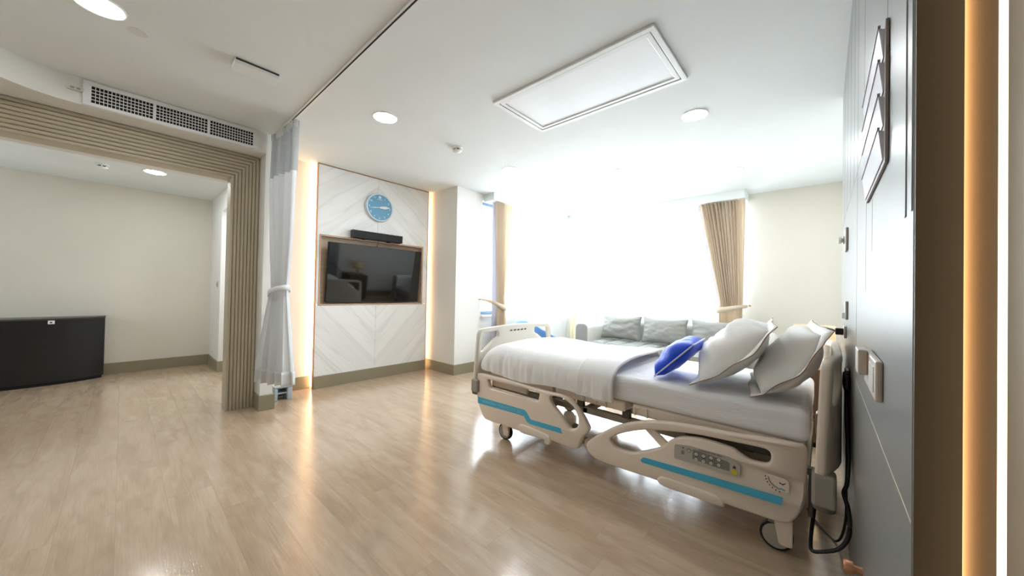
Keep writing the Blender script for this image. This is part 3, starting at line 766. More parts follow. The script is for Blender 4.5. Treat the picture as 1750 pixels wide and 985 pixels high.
for i in range(5): m.prism(round_loop([(BYC-.115+i*.05, .792), (BYC-.085+i*.05, .792), (BYC-.082+i*.05, .800+.006*(i % 2)), (BYC-.09+i*.05, .805), (BYC-.112+i*.05, .80)], .003, 2), lambda a, b, d: (d, a, b), -2.1345, -2.128)
part('grip_slots', m, 'ink', fb)
# chassis
m = MB()
for y in (2.07, 2.86): m.box(-2.06, -.04, y, y+.035, .352, .394)
for x in (-2.05, -1.2, -.08): m.box(x, x+.04, 2.07, 2.895, .355, .39)
part('upper_frame', m, 'steel', bed, bevel=.004, seg=1)
for x in (-1.93, -1.74, -1.50, -1.24, -.92, -.56, -.30, -.12):
    part('frame_bracket', MB().box(x, x+.05, 2.062, 2.09, .388, .44), 'dksteel', bed, bevel=.003, seg=1)
part('side_channel', MB().box(-2.03, -1.66, 2.045, 2.07, .378, .418), 'beige', bed, bevel=.004)
part('side_channel', MB().box(-.58, -.08, 2.045, 2.07, .40, .432), 'dksteel', bed, bevel=.004)
m = MB()
for y in (2.06, 2.86): m.box(-1.95, -.12, y, y+.05, .15, .195)
for x in (-1.92, -.17): m.box(x, x+.05, 2.06, 2.91, .15, .195)
part('base_frame', m, 'steel', bed, bevel=.006)
m = MB()
for x in (-1.62, -.52):
    for y in (2.14, 2.78):
        m.prism([(x-.06, .18), (x-.01, .18), (x+.21, .36), (x+.16, .36)], lambda a, b, d: (a, d, b), y, y+.03)
part('lift_arm', m, 'dksteel', bed, bevel=.003, seg=1)
part('motor_box', MB().box(-1.75, -1.58, 2.3, 2.5, .28, .35).box(-.5, -.34, 2.3, 2.5, .28, .35), 'dksteel', bed, bevel=.01)
part('brake_pedal', MB().tube([(-1.30, 2.06, .21), (-1.24, 2.02, .235), (-1.205, 2.01, .25)], .012, 8).box(-1.235, -1.195, 1.998, 2.03, .24, .285), 'dksteel', bed, bevel=.003, seg=1)
for x0, x1 in ((-2.04, -1.42), (-1.40, -1.17), (-1.165, -.89), (-.845, -.06)):
    pf = part('mattress_platform', MB().box(x0, x1, 2.035, 2.92, .435, .50), 'beige', bed, bevel=.014, seg=3)
for xc in (-1.045, -.79):
    path = smooth_path([(xc-.035, 2.03, .44), (xc-.035, 2.022, .478), (xc-.028, 2.02, .488), (xc+.028, 2.02, .488), (xc+.035, 2.022, .478), (xc+.035, 2.03, .44)], 5)
    part('mattress_stop', MB().tube(path, .005, 8), 'beige', bed, smooth=180)
# castors
def castor(x, y, s):
    o = part('castor', MB().prism(round_loop([(x+.012, .045), (x+.06, .045), (x+.06, .17), (x-.012, .17)], .012, 4), lambda a, b, d: (a, d, b), *sorted((y-s*.02, y-s*.042))), 'beige', bed, bevel=.003)
    part('tyre', MB().lathe([(.05, -.012), (.062, -.013), (.0625, 0), (.062, .013), (.05, .012)], (x, y, .0625), 'y', 40), 'tyre', o, smooth=50)
    part('hubcap', MB().lathe([(.02, -.017), (.052, -.0155), (.052, .0155), (.02, .017)], (x, y, .0625), 'y', 32), 'wheel', o, smooth=50)
    part('stem', MB().lathe([(.016, .10), (.016, .16)], (x+.02, y+s*.02, .0), 'z', 16).box(x-.03, x+.05, *sorted((y-s*.03, y+s*.04)), .125, .155), 'steel', o)
for x in (-1.845, -.155):
    castor(x, 2.02, 1); castor(x, 2.935, -1)
part('rail_bracket', MB().box(-.045, -.028, 2.0, 2.03, .20, .40).box(-.05, -.02, 1.998, 2.035, .38, .41), 'dksteel', bed, bevel=.003, seg=1)
part('rail_bracket', MB().box(-1.14, -1.075, 2.0, 2.06, .165, .21), 'beige', bed, bevel=.004)

# mattress (its own thing)
r = thing('mattress', 'mattress in a white fitted sheet lying on the hospital bed', 'mattress', (-1.06, BYC, .5))
def mat_fn(u, v):
    # superellipse cross-section around X axis direction handled by bevelled box
    return (u, v, 0)
me = MB().box(-2.075, -.042, 2.012, 2.922, .502, .652).mesh('sheet_cover')
bm = bmesh.new(); bm.from_mesh(me)
bmesh.ops.bevel(bm, geom=bm.edges[:], offset=.035, segments=4, profile=.5, affect='EDGES')
for k in range(1, 90):
    bmesh.ops.bisect_plane(bm, geom=bm.verts[:]+bm.edges[:]+bm.faces[:], plane_co=(-2.08+k*2.045/90, 0, 0), plane_no=(1, 0, 0))
for k in range(1, 5):
    bmesh.ops.bisect_plane(bm, geom=bm.verts[:]+bm.edges[:]+bm.faces[:], plane_co=(0, 0, .50+k*.031), plane_no=(0, 0, 1))
bm.to_mesh(me); bm.free()
for v in me.vertices:
    n = mnoise.noise(Vector((v.co.x*2.2, v.co.z*22, v.co.y*2)))
    if v.co.y < 2.04: v.co.y += .006*n
    v.co.z += .004*mnoise.noise(Vector((v.co.x*3, v.co.y*3, 5)))
    if v.co.x < -1.03:
        v.co.y = BYC+(v.co.y-BYC)*.965; v.co.z -= .012*max(0, (v.co.z-.53)/.12); v.co.x = -1.03+(v.co.x+1.03)*.975
finish(me, 'sheet_cover', 'sheet', r, smooth=60)

# duvet
def duvet_profile(s):
    """cross-section over the bed, s 0..1 from near hem to far hem -> (y, z)"""
    P = [(1.990, .494), (1.988, .54), (1.99, .60), (2.012, .652), (2.075, .690), (2.2, .706), (2.47, .712), (2.74, .706), (2.88, .69), (2.93, .65), (2.943, .58), (2.94, .50)]
    t = s*(len(P)-1); i = min(int(t), len(P)-2); u = t-i
    p0, p1, p2, p3 = [Vector(P[min(max(i+d, 0), len(P)-1)]) for d in (-1, 0, 1, 2)]
    return .5*((2*p1)+(-p0+p2)*u+(2*p0-5*p1+4*p2-p3)*u*u+(-p0+3*p1-3*p2+p3)*u**3)
def duvet_fn(x0, x1, lift, puff, foot):
    def f(u, v):
        x = x0+(x1-x0)*u
        y, z = duvet_profile(v)
        n = mnoise.fractal(Vector((x*5, y*2.2, z*2)), 1, 2, 4)
        n2 = mnoise.noise(Vector((x*11, y*3, z*3)))
        side = max(0, min(1, (.70-z)/.1))
        yc = BYC; 
        if y < yc:
            y -= lift+.002+puff*(.6+.4*math.sin(x*5))*math.sin(min(1, max(0, (z-.47)/.2))*PI)+side*(.008*n2+.011*mnoise.noise(Vector((x*24, z*5, 2))))
            if z < .62: y = min(y, 1.995)
        else:
            y += lift
        z += lift*(1-side)+.010*n*(1-side)+.006*n2*(1-side)
        if foot:
            e = min(1, (x-x0)/.13)
            k = math.sqrt(max(0, 1-(1-e)**2))
            z = .515+(z-.515)*(.30+.70*k)
            if y < yc: y += .02*(1-k)
            z += .014*math.sin(min(1, (x-x0)/.5)*PI)*(1-side)
            if v < .12: z += (1-v/.12)*.012*math.sin(x*9+1)
        return (x, y, z)
    return f
r = thing('duvet', 'puffy white duvet spread over the foot end of the bed', 'duvet', (-1.5, BYC, .5))
part('cover', MB().grid(110, 80, duvet_fn(-2.105, -.99, .0, .012, True)), 'duvet', r, smooth=180, solid=.012)
part('turned_edge', MB().grid(26, 80, duvet_fn(-1.19, -.945, .008, .006, False)), 'duvet', r, smooth=180, solid=.014)
pth = [Vector(duvet_fn(-1.19, -.945, .008, .006, False)(1, k/60)) for k in range(61)]
M['seam'] = plain('cream_seam', (222, 214, 202), .7)
part('edge_piping', MB().tube(pth, .006, 8), 'seam', r, smooth=180)

# pillows
def pillow(root, L, Hh, T, flange, base, xax, yax, bend, mat, pipe, pipe_on, seed, back=.5):
    """base = bottom near corner of the seam plane; xax along length (away), yax up the lean"""
    xa, ya = Vector(xax).normalized(), Vector(yax).normalized(); na = xa.cross(ya).normalized(); B = Vector(base)
    fl = flange
    def P(u, v, side):
        a = (u+1)/2; b = (v+1)/2
        # pinch: edges pull in between the corners
        pu = u*(1-.035*(1-v*v)); pv = v*(1-.05*(1-u*u))
        k = max(0, (1-abs(u)**3.2))*max(0, (1-abs(v)**3.2))
        h = T*(k**.62)
        w = mnoise.fractal(Vector((u*1.6+seed, v*1.6, side*3)), 1, 2, 3)
        crease = .012*math.sin((u*3+v*5+seed))*(1-k)*k*3
        h = h*(1+.14*w)+crease
        q = B+xa*(L/2*(1+pu))+ya*(Hh/2*(1+pv))+na*(h*side)
        q += na*bend*(math.sin((v+1)*PI*.5)*.5)
        q.z -= 0
        return q
    m = MB()
    for side, kk in ((1, back), (-1, 1.0)):
        m.grid(36, 32, lambda a, b, s=side, k=kk: P(a*2-1, b*2-1, s*k))
    body = part('case', m, mat, root, smooth=180)
    # flange strip outside the seam
    per = []
    N = 30
    for i in range(N): per.append((-1+2*i/N, -1))
    for i in range(N): per.append((1, -1+2*i/N))
    for i in range(N): per.append((1-2*i/N, 1))
    for i in range(N): per.append((-1, 1-2*i/N))
    if fl:
        vs = []; cs = B+xa*L/2+ya*Hh/2
        edge = []
        for i, (u, v) in enumerate(per):
            q = P(u, v, 1); du, dv = u, v
            o = xa*(fl*(abs(du) > .999)*(1 if du > 0 else -1))+(ya*fl*(dv > .999))+(Vector((-.96, 0, -.12))*fl*1.3*(dv < -.999))
            wv = na*(.006*math.sin(i*.42+seed)+.010*math.sin(i*.13+2*seed))
            e2 = q+o+wv*1.0
            e2.z = max(e2.z, .668)
            vs.append(q); edge.append(e2)
        n = len(per); m = MB().add(vs+edge, [(i, (i+1) % n, n+(i+1) % n, n+i) for i in range(n)])
        part('flange', m, mat, root, smooth=180, solid=.004)
        loop = edge+[edge[0]]
    else:
        loop = [P(u, v, 0) for u, v in per]; loop.append(loop[0])
    part('piping', MB().tube(loop, pipe, 6), pipe_on, root, smooth=180)
    return body
g = 'white bed pillows'
r = thing('pillow', 'white pillow with brown piping resting against the headboard', 'pillow', (-.1, 2.4, .66), 0, g)
pillow(r, 0.64, .37, .125, .04, (-.222, 2.05, .682), (-.10, 1, 0), (.58, .05, .81), .09, 'pillow', .0021, 'piping', 1.3, .55)
r = thing('pillow', 'white pillow with brown piping leaning between blue cushion and other pillow', 'pillow', (-.4, 2.4, .66), 0, g)
pillow(r, .64, .42, .165, .04, (-.488, 2.06, .682), (-.10, 1, 0), (.70, .05, .72), .055, 'pillow', .0021, 'piping', 4.1, .34)
r = thing('throw_cushion', 'royal blue cushion with pale piping in front of the bed pillows', 'cushion', (-.6, 2.4, .66))
pillow(r, .38, .29, .085, 0, (-.738, 2.09, .672), (-.08, 1, 0), (.66, .02, .66), .0, 'bluefab', .0045, 'pipew', 2.2)

# power cords from the cladding to the floor behind the headboard
tag(part('power_cable', MB().tube(smooth_path([(.081, 2.24, .735), (.079, 2.18, .66), (.081, 2.14, .55), (.083, 2.08, .46), (.076, 2.02, .38), (.066, 2.0, .345), (.078, 1.98, .30), (.083, 1.97, .24), (.078, 1.97, .18), (.05, 1.96, .13), (.0, 1.95, .10), (-.03, 1.96, .085), (-.036, 2.0, .10), (-.03, 2.08, .16), (-.02, 2.16, .24)]), .0075, 8), 'black', smooth=180), 'thick black power cord looping behind the headboard', 'cable')
tag(part('power_cable', MB().tube(smooth_path([(.082, 2.29, .735), (.083, 2.27, .6), (.083, 2.25, .45), (.082, 2.24, .3), (.08, 2.24, .12), (.05, 2.26, .008), (-.02, 2.38, .007), (-.06, 2.5, .007)]), .005, 8), 'black', smooth=180), 'thin black cord hanging straight down to the floor behind the headboard', 'cable')
r = thing('power_adapter', 'black power plug block on the cladding behind the headboard', 'power adapter', (.07, 2.33, .76))
part('body', MB().box(.068, XH, 2.20, 2.32, .73, .80), 'black', r, bevel=.008)
part('prong_collar', MB().box(.074, XH, 2.22, 2.30, .80, .82), 'black', r, bevel=.004)

# ------------------------------------------------------------------ drapes and sheers
def cloth_loft(mb, stations, n, nf, seed=0, nz=60):
    """stations: list of (z, start (x,y), end (x,y), fold amplitude, pinch power)"""
    st = sorted(stations, key=lambda s: s[0])
    ph = [random.uniform(-.5, .5) for _ in range(nf+2)]; am = [random.uniform(.55, 1.2) for _ in range(nf+2)]
    def at(z):
        for a, b in zip(st, st[1:]):
            if z <= b[0]:
                t = (z-a[0])/(b[0]-a[0])
                return [tuple(p+(q-p)*t for p, q in zip(a[i], b[i])) if isinstance(a[i], tuple) else a[i]+(b[i]-a[i])*t for i in range(1, 4)]
        return list(st[-1][1:4])
    def f(u, v):
        z = st[0][0]+(st[-1][0]-st[0][0])*v
        a, b, amp = at(z); A, Bv = Vector(a), Vector(b); d = Bv-A; nrm = Vector((-d.y, d.x)).normalized()
        k = u*nf; i = int(k); loc = 2*PI*(k+.12*math.sin(seed+i*1.7+z*.4))
        s = am[min(i, nf+1)]*(1-(k-i))+am[min(i+1, nf+1)]*(k-i)
        p = A+d*(u+.25/nf*math.sin(loc*2)*.3)+nrm*amp*s*math.sin(loc+ph[min(i, nf)]*.3+.4*math.sin(z*2+seed))
        return (p.x, p.y, z)
    return mb.grid(n, nz, f)
# sheers
r = thing('sheer_curtain', 'long white sheer curtain across the far window behind the sofa', 'curtain', (-2.3, 5.7, 0), 0, 'white sheer curtains')
part('voile', cloth_loft(MB(), [(.015, (-3.715, 5.72), (-.86, 5.70), .030), (2.474, (-3.715, 5.72), (-.86, 5.70), .022)], 420, 34, 1, 14), 'sheer', r, smooth=180)
r = thing('sheer_curtain', 'white sheer curtain over the side window behind the blue chair', 'curtain', (-3.68, 4.7, 0), 0, 'white sheer curtains')
part('voile', cloth_loft(MB(), [(.015, (-3.69, 3.86), (-3.69, 5.688), .028), (2.474, (-3.69, 3.86), (-3.69, 5.688), .022)], 320, 24, 3, 14), 'sheer', r, smooth=180)
# far right drape
g = 'beige tied-back drapes'
r = thing('drape', 'beige drape tied back at the right end of the far window', 'curtain', (-1.05, 5.6, 0), 0, g)
part('fabric', cloth_loft(MB(), [(.02, (-1.13, 5.60), (-.82, 5.60), .042), (.93, (-1.10, 5.58), (-.815, 5.58), .034), (1.05, (-1.09, 5.58), (-.81, 5.58), .032), (2.472, (-1.375, 5.605), (-.80, 5.605), .045)], 340, 13, 2), 'drape', r, smooth=180)
part('lining', cloth_loft(MB(), [(1.0, (-1.10, 5.655), (-.9, 5.655), .006), (2.472, (-1.405, 5.655), (-.9, 5.655), .008)], 30, 2, 5, 20), 'drapein', r, smooth=180)
def tieband(mb, pts, h):
    # band from hook down around the bundle: pts list of (x,y,z), height h list
    n = len(pts); vs = []
    for (x, y, z), hh_ in zip(pts, h): vs += [(x, y, z-hh_/2), (x, y, z+hh_/2)]
    return mb.add(vs, [(2*i, 2*i+2, 2*i+3, 2*i+1) for i in range(n-1)])
pts = smooth_path([(-.775, 5.66, 1.015), (-.80, 5.555, 1.01), (-.88, 5.53, .995), (-1.0, 5.525, .965), (-1.105, 5.54, .945), (-1.13, 5.60, .95), (-1.08, 5.65, .97)], 5)
part('tieback', tieband(MB(), pts, [.03+.055*min(1, i/18) for i in range(len(pts))]), 'drape', r, smooth=180, solid=.006)
# left drape
r = thing('drape', 'beige drape tied back beside the pillar on the side window', 'curtain', (-3.62, 3.8, 0), 0, g)
part('fabric', cloth_loft(MB(), [(.02, (-3.59, 3.72), (-3.59, 3.93), .036), (.90, (-3.59, 3.70), (-3.59, 3.86), .03), (1.03, (-3.59, 3.70), (-3.59, 3.84), .028), (2.472, (-3.59, 3.625), (-3.59, 4.06), .04)], 240, 8, 4), 'drape', r, smooth=180)
part('lining', cloth_loft(MB(), [(.02, (-3.642, 3.64), (-3.642, 3.82), .006), (2.472, (-3.642, 3.60), (-3.642, 3.84), .006)], 60, 6, 7, 20), 'drapein', r, smooth=180)
pts = smooth_path([(-3.74, 3.50, 1.03), (-3.69, 3.56, 1.02), (-3.60, 3.63, .985), (-3.555, 3.74, .93), (-3.56, 3.85, .91), (-3.62, 3.89, .92), (-3.66, 3.84, .95)], 5)
part('tieback', tieband(MB(), pts, [.025+.055*min(1, i/16) for i in range(len(pts))]), 'drape', r, smooth=180, solid=.006)
def hook(label, base, d):
    r = thing('curtain_hook', label, 'curtain hook', base, 0, 'tieback hooks')
    d = Vector(d); b = Vector(base)
    part('stem', MB().tube([b, b+d*.05], .006, 8), 'brass', r, smooth=180)
    part('knob', MB().tube([b+d*.045, b+d*.05, b+d*.062, b+d*.066], [.008, .014, .014, .006], 12), 'brass', r, smooth=60)
hook('small brass tieback hook on the pillar beside the side window', (-3.765, 3.48, 1.03), (1, 0, .0))
hook('small brass tieback hook on the far wall right of the drape', (-.765, 5.85, 1.02), (0, -1, 0))

# privacy curtain stacked by the post
r = thing('privacy_curtain', 'pale grey hospital privacy curtain with net top, tied back beside the portal', 'curtain', (-3.6, .93, 0))
part('net_top', cloth_loft(MB(), [(2.14, (-3.845, .90), (-3.33, .955), .024), (2.555, (-3.85, .91), (-3.30, .945), .022)], 300, 11, 1, 12), 'net', r, smooth=180)
part('cloth', cloth_loft(MB(), [(.315, (-3.80, .822), (-3.39, .965), .055), (.5, (-3.80, .83), (-3.40, .965), .058), (1.05, (-3.74, .885), (-3.5, .965), .03), (1.13, (-3.72, .90), (-3.52, .965), .026), (1.6, (-3.79, .90), (-3.42, .965), .036), (2.142, (-3.845, .90), (-3.33, .955), .040)], 240, 5, 1, 80), 'privacy', r, smooth=180)
part('heading_tape', cloth_loft(MB(), [(2.50, (-3.85, .905), (-3.30, .942), .023), (2.562, (-3.85, .905), (-3.30, .942), .023)], 300, 11, 1, 4), 'privacy', r, smooth=180)
part('bottom_hem', cloth_loft(MB(), [(.31, (-3.802, .820), (-3.388, .967), .057), (.43, (-3.802, .824), (-3.392, .967), .057)], 240, 5, 1, 5), 'privacy', r, smooth=180, solid=.004)
pts = []
for i in range(33):
    a = 2*PI*i/32
    pts.append((-3.62+.135*math.cos(a), .932+.078*math.sin(a), 1.115+.035*math.cos(a-.3)))
part('tieback', tieband(MB(), pts, [.045]*33), 'privacy', r, smooth=180, solid=.006)
for i in range(9):
    x = -3.84+i*.066
    part('hook', MB().tube(smooth_path([(x, .932, 2.575), (x+.004, .934, 2.56), (x+.002, .925, 2.535)], 3), .003, 6), 'white', r, smooth=180)
# stool behind it
r = thing('step_stool', 'low pale blue plastic stool on the floor below the privacy curtain', 'stool', (-4.17, 1.11, 0))
sx0, sx1, sy0, sy1 = -4.26, -4.09, 1.035, 1.195
part('top', MB().box(sx0, sx1, sy0, sy1, .125, .145), 'stool', r, bevel=.008)
for y0, y1 in ((sy0, sy0+.03), (sy1-.045, sy1)):
    part('leg', MB().box(sx0, sx1, y0, y1, 0, .125), 'stool', r, bevel=.006)
part('shelf', MB().box(sx0+.02, sx1-.012, sy0+.03, sy1-.045, .066, .078), 'stool', r, bevel=.003)
part('back_panel', MB().box(sx0+.01, sx0+.03, sy0+.03, sy1-.045, .008, .125), 'stool', r)

# ------------------------------------------------------------------ sofa by the window
SX0, SX1 = -2.80, -.42
r = thing('sofa', 'long grey leather sofa with tufted seat under the far window', 'sofa', ((SX0+SX1)/2, 5.0, 0))
part('base', MB().box(SX0+.05, SX1-.05, 4.63, 5.46, .09, .30), 'leather', r, bevel=.02, seg=3)
def tuft(u, v):
    x = SX0+.19+(SX1-SX0-.38)*u; y = 4.56+.66*v
    gx = abs(math.sin((x-SX0)*PI/.235)); gy = abs(math.sin((y-4.56)*PI/.22))
    e = min(1, min(u, 1-u)*30, min(v, 1-v)*12)
    return (x, y, .405+.045*(min(gx, .6)/.6)**.4*(min(gy, .6)/.6)**.4*e+.01)
m = MB().grid(150, 44, tuft); m.box(SX0+.19, SX1-.19, 4.56, 5.22, .29, .418)
part('seat_cushion', m, 'leather', r, smooth=50)
part('backrest', MB().box(SX0+.16, SX1-.16, 5.22, 5.47, .29, .735), 'leather', r, bevel=.06, seg=5, smooth=40)
for s, x0 in ((-1, SX0), (1, SX1-.2)):
    pr = round_loop([(x0, .10), (x0+.2, .10), (x0+.2, .70), (x0, .70)], [.01, .01, .085, .085] if True else .02, 8)
    a = part('arm', MB().prism(pr, lambda a, b, d: (a, d, b), 4.60, 5.47), 'leather_lit', r, bevel=.006, smooth=40)
    part('arm_front', MB().prism(round_loop([(x0+.006, .10), (x0+.194, .10), (x0+.194, .694), (x0+.006, .694)], [.01, .01, .08, .08], 8), lambda a, b, d: (a, d, b), 4.585, 4.60), 'leather', a, bevel=.004)
for x in (SX0+.1, SX1-.1):
    for y in (4.70, 5.38):
        part('leg', MB().lathe([(.018, 0), (.026, .095)], (x, y, 0), 'z', 12), 'walnut', r, smooth=40)
def sofa_cushion(label, x, rz, lean, seed, slump):
    r = thing('sofa_cushion', label, 'cushion', (x, 5.05, .46), 0, 'grey sofa cushions')
    c, s = math.cos(rz), math.sin(rz)
    xa = Vector((c, s, 0)); ya = Vector((-s*math.sin(lean), c*math.sin(lean), math.cos(lean))); na = xa.cross(ya)
    L, H, T = .60, .36, .085; B = Vector((x, 4.97, .472))
    def P(u, v, sd):
        k = max(0, 1-abs(u)**2.6)*max(0, 1-abs(v)**2.6)
        h = T*k**.55*(1+.15*mnoise.fractal(Vector((u*2+seed, v*2, sd)), 1, 2, 3))
        wr = .006*math.exp(-((abs(u)-.86)/.14)**2)*math.sin(v*16+seed)*k**.3
        pu = u*(1-.06*(1-v*v)); pv = v*(1-.07*(1-u*u))
        if slump and v > 0: pv -= slump*(1-u*u)*v
        q = B+xa*(L/2*pu)+ya*(H/2*(1+pv))-na*((h+wr)*sd)
        if slump: q -= na*(-.007*math.sin((v-u*u*.8)*9)*k)*sd
        return q
    m = MB()
    for sd in (1, -1): m.grid(44, 36, lambda a, b, sd=sd: P(a*2-1, b*2-1, sd))
    part('cover', m, 'leather', r, smooth=180)
    per = [(-1+2*i/30, -1) for i in range(30)]+[(1, -1+2*i/20) for i in range(20)]+[(1-2*i/30, 1) for i in range(30)]+[(-1, 1-2*i/20) for i in range(21)]
    part('seam', MB().tube([P(u, v, 0) for u, v in per], .004, 6), 'leather', r, smooth=180)
sofa_cushion('creased grey leather cushion beside the sofa left arm', -2.27, .02, .2, 1, .05)
sofa_cushion('smooth grey leather cushion in the middle of the sofa', -1.645, -.03, .2, 4, .0)
sofa_cushion('grey leather cushion partly hidden behind the white bed pillow', -1.0, .0, .2, 7, .0)

# blue tub chair between bed foot and side window
r = thing('armchair', 'blue upholstered tub armchair by the side window behind the footboard', 'armchair', (-3.14, 4.22, 0), .12)
base = Matrix.Translation((-3.14, 4.22, 0)) @ Matrix.Rotation(.12, 4, 'Z')
def shell(u, v):
    th = math.radians(-125+250*u)+PI      # opening faces +x
    hgt = .53+.215*max(0, math.cos(th-PI))**1.0 if abs(th-PI) < PI/2 else .53-.02*abs(math.cos(th-PI))
    hgt = .445+.25*max(0, math.cos((th-PI)*.95))**1.5
    rr = .36+.04*v
    t = abs(v*2-1)
    zz = .22+(hgt-.22)*v
    return base @ Vector((rr*math.cos(th)*1.02, rr*math.sin(th), zz))
part('shell', MB().grid(60, 16, shell), 'bluechair', r, smooth=180, solid=.06)
m = MB().lathe([(.27, .30), (.285, .33), (.285, .40), (.26, .43), (.1, .44)], (0, 0, 0), 'z', 36)
me = m.mesh('seat'); me.transform(base); finish(me, 'seat', 'bluechair', r, smooth=50)
for a in (45, 135, 225, 315):
    p = Vector((.2*math.cos(math.radians(a)), .2*math.sin(math.radians(a)), .31)); q = Vector((.27*math.cos(math.radians(a)), .27*math.sin(math.radians(a)), 0))
    part('leg', MB().tube([base @ q, base @ p], [.011, .018], 10), 'walnut', r, smooth=60)

# pale gold stand in front of the sheers
gx, gy = -3.22, 5.2
r = thing('upright_stand', 'pale gold upright stand with a thin rod before the sheer curtains', 'stand', (gx, gy, 0))
part('base', MB().lathe([(.11, 0), (.11, .012), (.02, .02)], (gx, gy, 0), 'z', 28), 'gold', r, smooth=40)
part('panel', MB().box(gx-.062, gx-.028, gy-.015, gy+.015, .012, .79), 'gold', r, bevel=.006)
part('panel', MB().box(gx+.0, gx+.036, gy-.015, gy+.015, .012, .835), 'gold', r, bevel=.012, seg=3)
part('rod', MB().tube([(gx+.005, gy, .82), (gx+.006, gy, 1.08)], .004, 8), 'gold', r, smooth=180)

# bedside cabinet and lamp beyond the bed
r = thing('bedside_cabinet', 'dark wooden bedside cabinet under the table lamp', 'cabinet', (-.1, 3.75, 0))
part('body', MB().box(-.30, .13, 3.55, 4.0, .04, .60), 'walnut', r, bevel=.004)
part('drawer', MB().box(-.318, -.30, 3.57, 3.98, .36, .58), 'walnut', r, bevel=.003)
part('door', MB().box(-.318, -.30, 3.57, 3.98, .06, .345), 'walnut', r, bevel=.003)
part('plinth', MB().box(-.28, .12, 3.57, 3.98, 0, .04), 'dark', r)
lx, ly = -.06, 3.83
r = thing('table_lamp', 'table lamp with a wide cream drum shade beyond the pillows', 'lamp', (lx, ly, .60))
part('base', MB().lathe([(.07, 0), (.07, .015), (.02, .03), (.03, .08), (.012, .12)], (lx, ly, .60), 'z', 24), 'brass', r, smooth=50)
part('shade', MB().grid(48, 4, lambda u, v: (lx+.132*math.cos(2*PI*u), ly+.132*math.sin(2*PI*u), .735+.185*v)), 'shade', r, smooth=180, solid=.003)
part('bulb', MB().lathe([(.012, .12), (.03, .17), (.028, .2), (.01, .22)], (lx, ly, .60), 'z', 16), 'tableglow', r, smooth=180)
tag(part('lamp_cable', MB().tube(smooth_path([(XH-.04, 2.63, .967), (.03, 2.66, .975), (.0, 2.74, .975), (-.008, 2.85, .965), (-.005, 3.08, .90), (.0, 3.35, .74), (.0, 3.5, .63), (-.02, 3.75, .606)]), .005, 8), 'black', smooth=180), 'black cord arching from the bedside socket past the lampshade', 'cable')

# ------------------------------------------------------------------ side room
r = thing('black_cabinet', 'low black bow-fronted cabinet against the side room wall', 'cabinet', (-6.6, -.75, 0))
def bow(d=0):
    p = []
    for i in range(25):
        y = -.132-d-(1.30-2*d)*i/24; t = (y+.782)/.65
        p.append((-6.62+.19*(1-abs(t)**2.6)-d*.6, y))
    return [(-6.79, -.132-d)]+p+[(-6.79, -1.432+d)]
fz = lambda a, b, d: (a, b, d)
part('body', MB().prism(bow(.004), fz, .035, .735), 'cabinet', r, smooth=40)
part('top', MB().prism(bow(0), fz, .735, .752), 'cabtop', r, bevel=.002, seg=1, smooth=40)
part('plinth', MB().prism(bow(.02), fz, 0, .035), 'dark', r)
st = part('sticker', MB().box(-6.445, -6.428, -.545, -.50, .69, .728), 'paper', r)
part('sticker_print', MB().box(-6.4285, -6.427, -.532, -.515, .70, .715), 'ink', st)
r = thing('light_switch', 'small square switch on the side room wall past the portal', 'light switch', (-6.2, .874, 1.18))
part('plate', MB().box(-6.25, -6.18, .864, .874, 1.135, 1.215), 'socket', r, bevel=.002, seg=1)
part('rocker', MB().box(-6.23, -6.20, .859, .865, 1.155, 1.195), 'bumper', r, bevel=.001, seg=1)
# lamp inside the lobby past the opening
downlight(-5.4, 1.5, 2.42, 'downlight inside the bright lobby past the side room corner', d0)

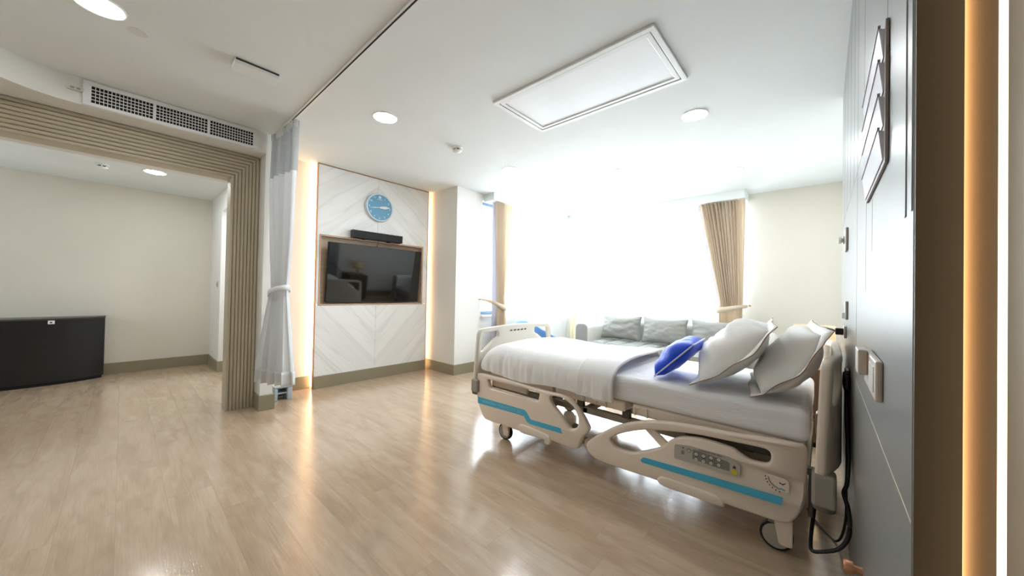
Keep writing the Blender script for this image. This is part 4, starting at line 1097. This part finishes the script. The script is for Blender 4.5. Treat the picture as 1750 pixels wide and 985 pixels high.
# ------------------------------------------------------------------ light
wd = bpy.data.worlds.new('overcast_sky'); S.world = wd; wd.use_nodes = True
nt = wd.node_tree; nt.nodes.clear()
o = nt.nodes.new('ShaderNodeOutputWorld'); bg = nt.nodes.new('ShaderNodeBackground')
bg.inputs[0].default_value = (.85, .945, 1, 1); bg.inputs[1].default_value = 7.0
nt.links.new(bg.outputs[0], o.inputs[0])
def portal(name, loc, rot, sx, sy):
    l = bpy.data.lights.new(name, 'AREA'); l.shape = 'RECTANGLE'; l.size = sx; l.size_y = sy; l.cycles.is_portal = True
    ob = bpy.data.objects.new(name, l); COL.objects.link(ob); ob.location = loc; ob.rotation_euler = rot
portal('window_daylight', (-2.32, 6.08, 1.65), (-PI/2, 0, 0), 2.92, 1.7)
portal('window_daylight', (-4.02, 4.7, 1.65), (0, -PI/2, 0), 1.7, 2.35)
portal('window_daylight', (-5.68, 2.22, 1.7), (-PI/2, 0, 0), .75, 1.0)  # sky portal for the added lobby window
portal('window_daylight', (-5.65, -2.62, 1.65), (PI/2, 0, 0), .5, .9)

# ------------------------------------------------------------------ camera
cam = bpy.data.cameras.new('camera'); cam.sensor_fit = 'HORIZONTAL'; cam.sensor_width = 36; cam.lens = 595.82/1750*36
cam.clip_start = .02
co = bpy.data.objects.new('camera', cam); COL.objects.link(co)
yaw, pit, rol = [math.radians(a) for a in (41.84045, .62827, 1.10609)]
fw = Vector((-math.sin(yaw)*math.cos(pit), math.cos(yaw)*math.cos(pit), math.sin(pit)))
r0 = Vector((math.cos(yaw), math.sin(yaw), 0)); u0 = r0.cross(fw)
rt = r0*math.cos(rol)+u0*math.sin(rol); up = -r0*math.sin(rol)+u0*math.cos(rol)
co.matrix_world = Matrix(((rt.x, up.x, -fw.x, 0), (rt.y, up.y, -fw.y, 0), (rt.z, up.z, -fw.z, 1.15), (0, 0, 0, 1)))
S.camera = co
vs = S.view_settings
vs.view_transform = 'Standard'; vs.look = 'None'; vs.gamma = 1; vs.use_curve_mapping = False; vs.exposure = 1.5
S.cycles.use_denoising = True
S.cycles.max_bounces = 10; S.cycles.diffuse_bounces = 6; S.cycles.glossy_bounces = 4; S.cycles.transparent_max_bounces = 12
S.cycles.sample_clamp_indirect = 8
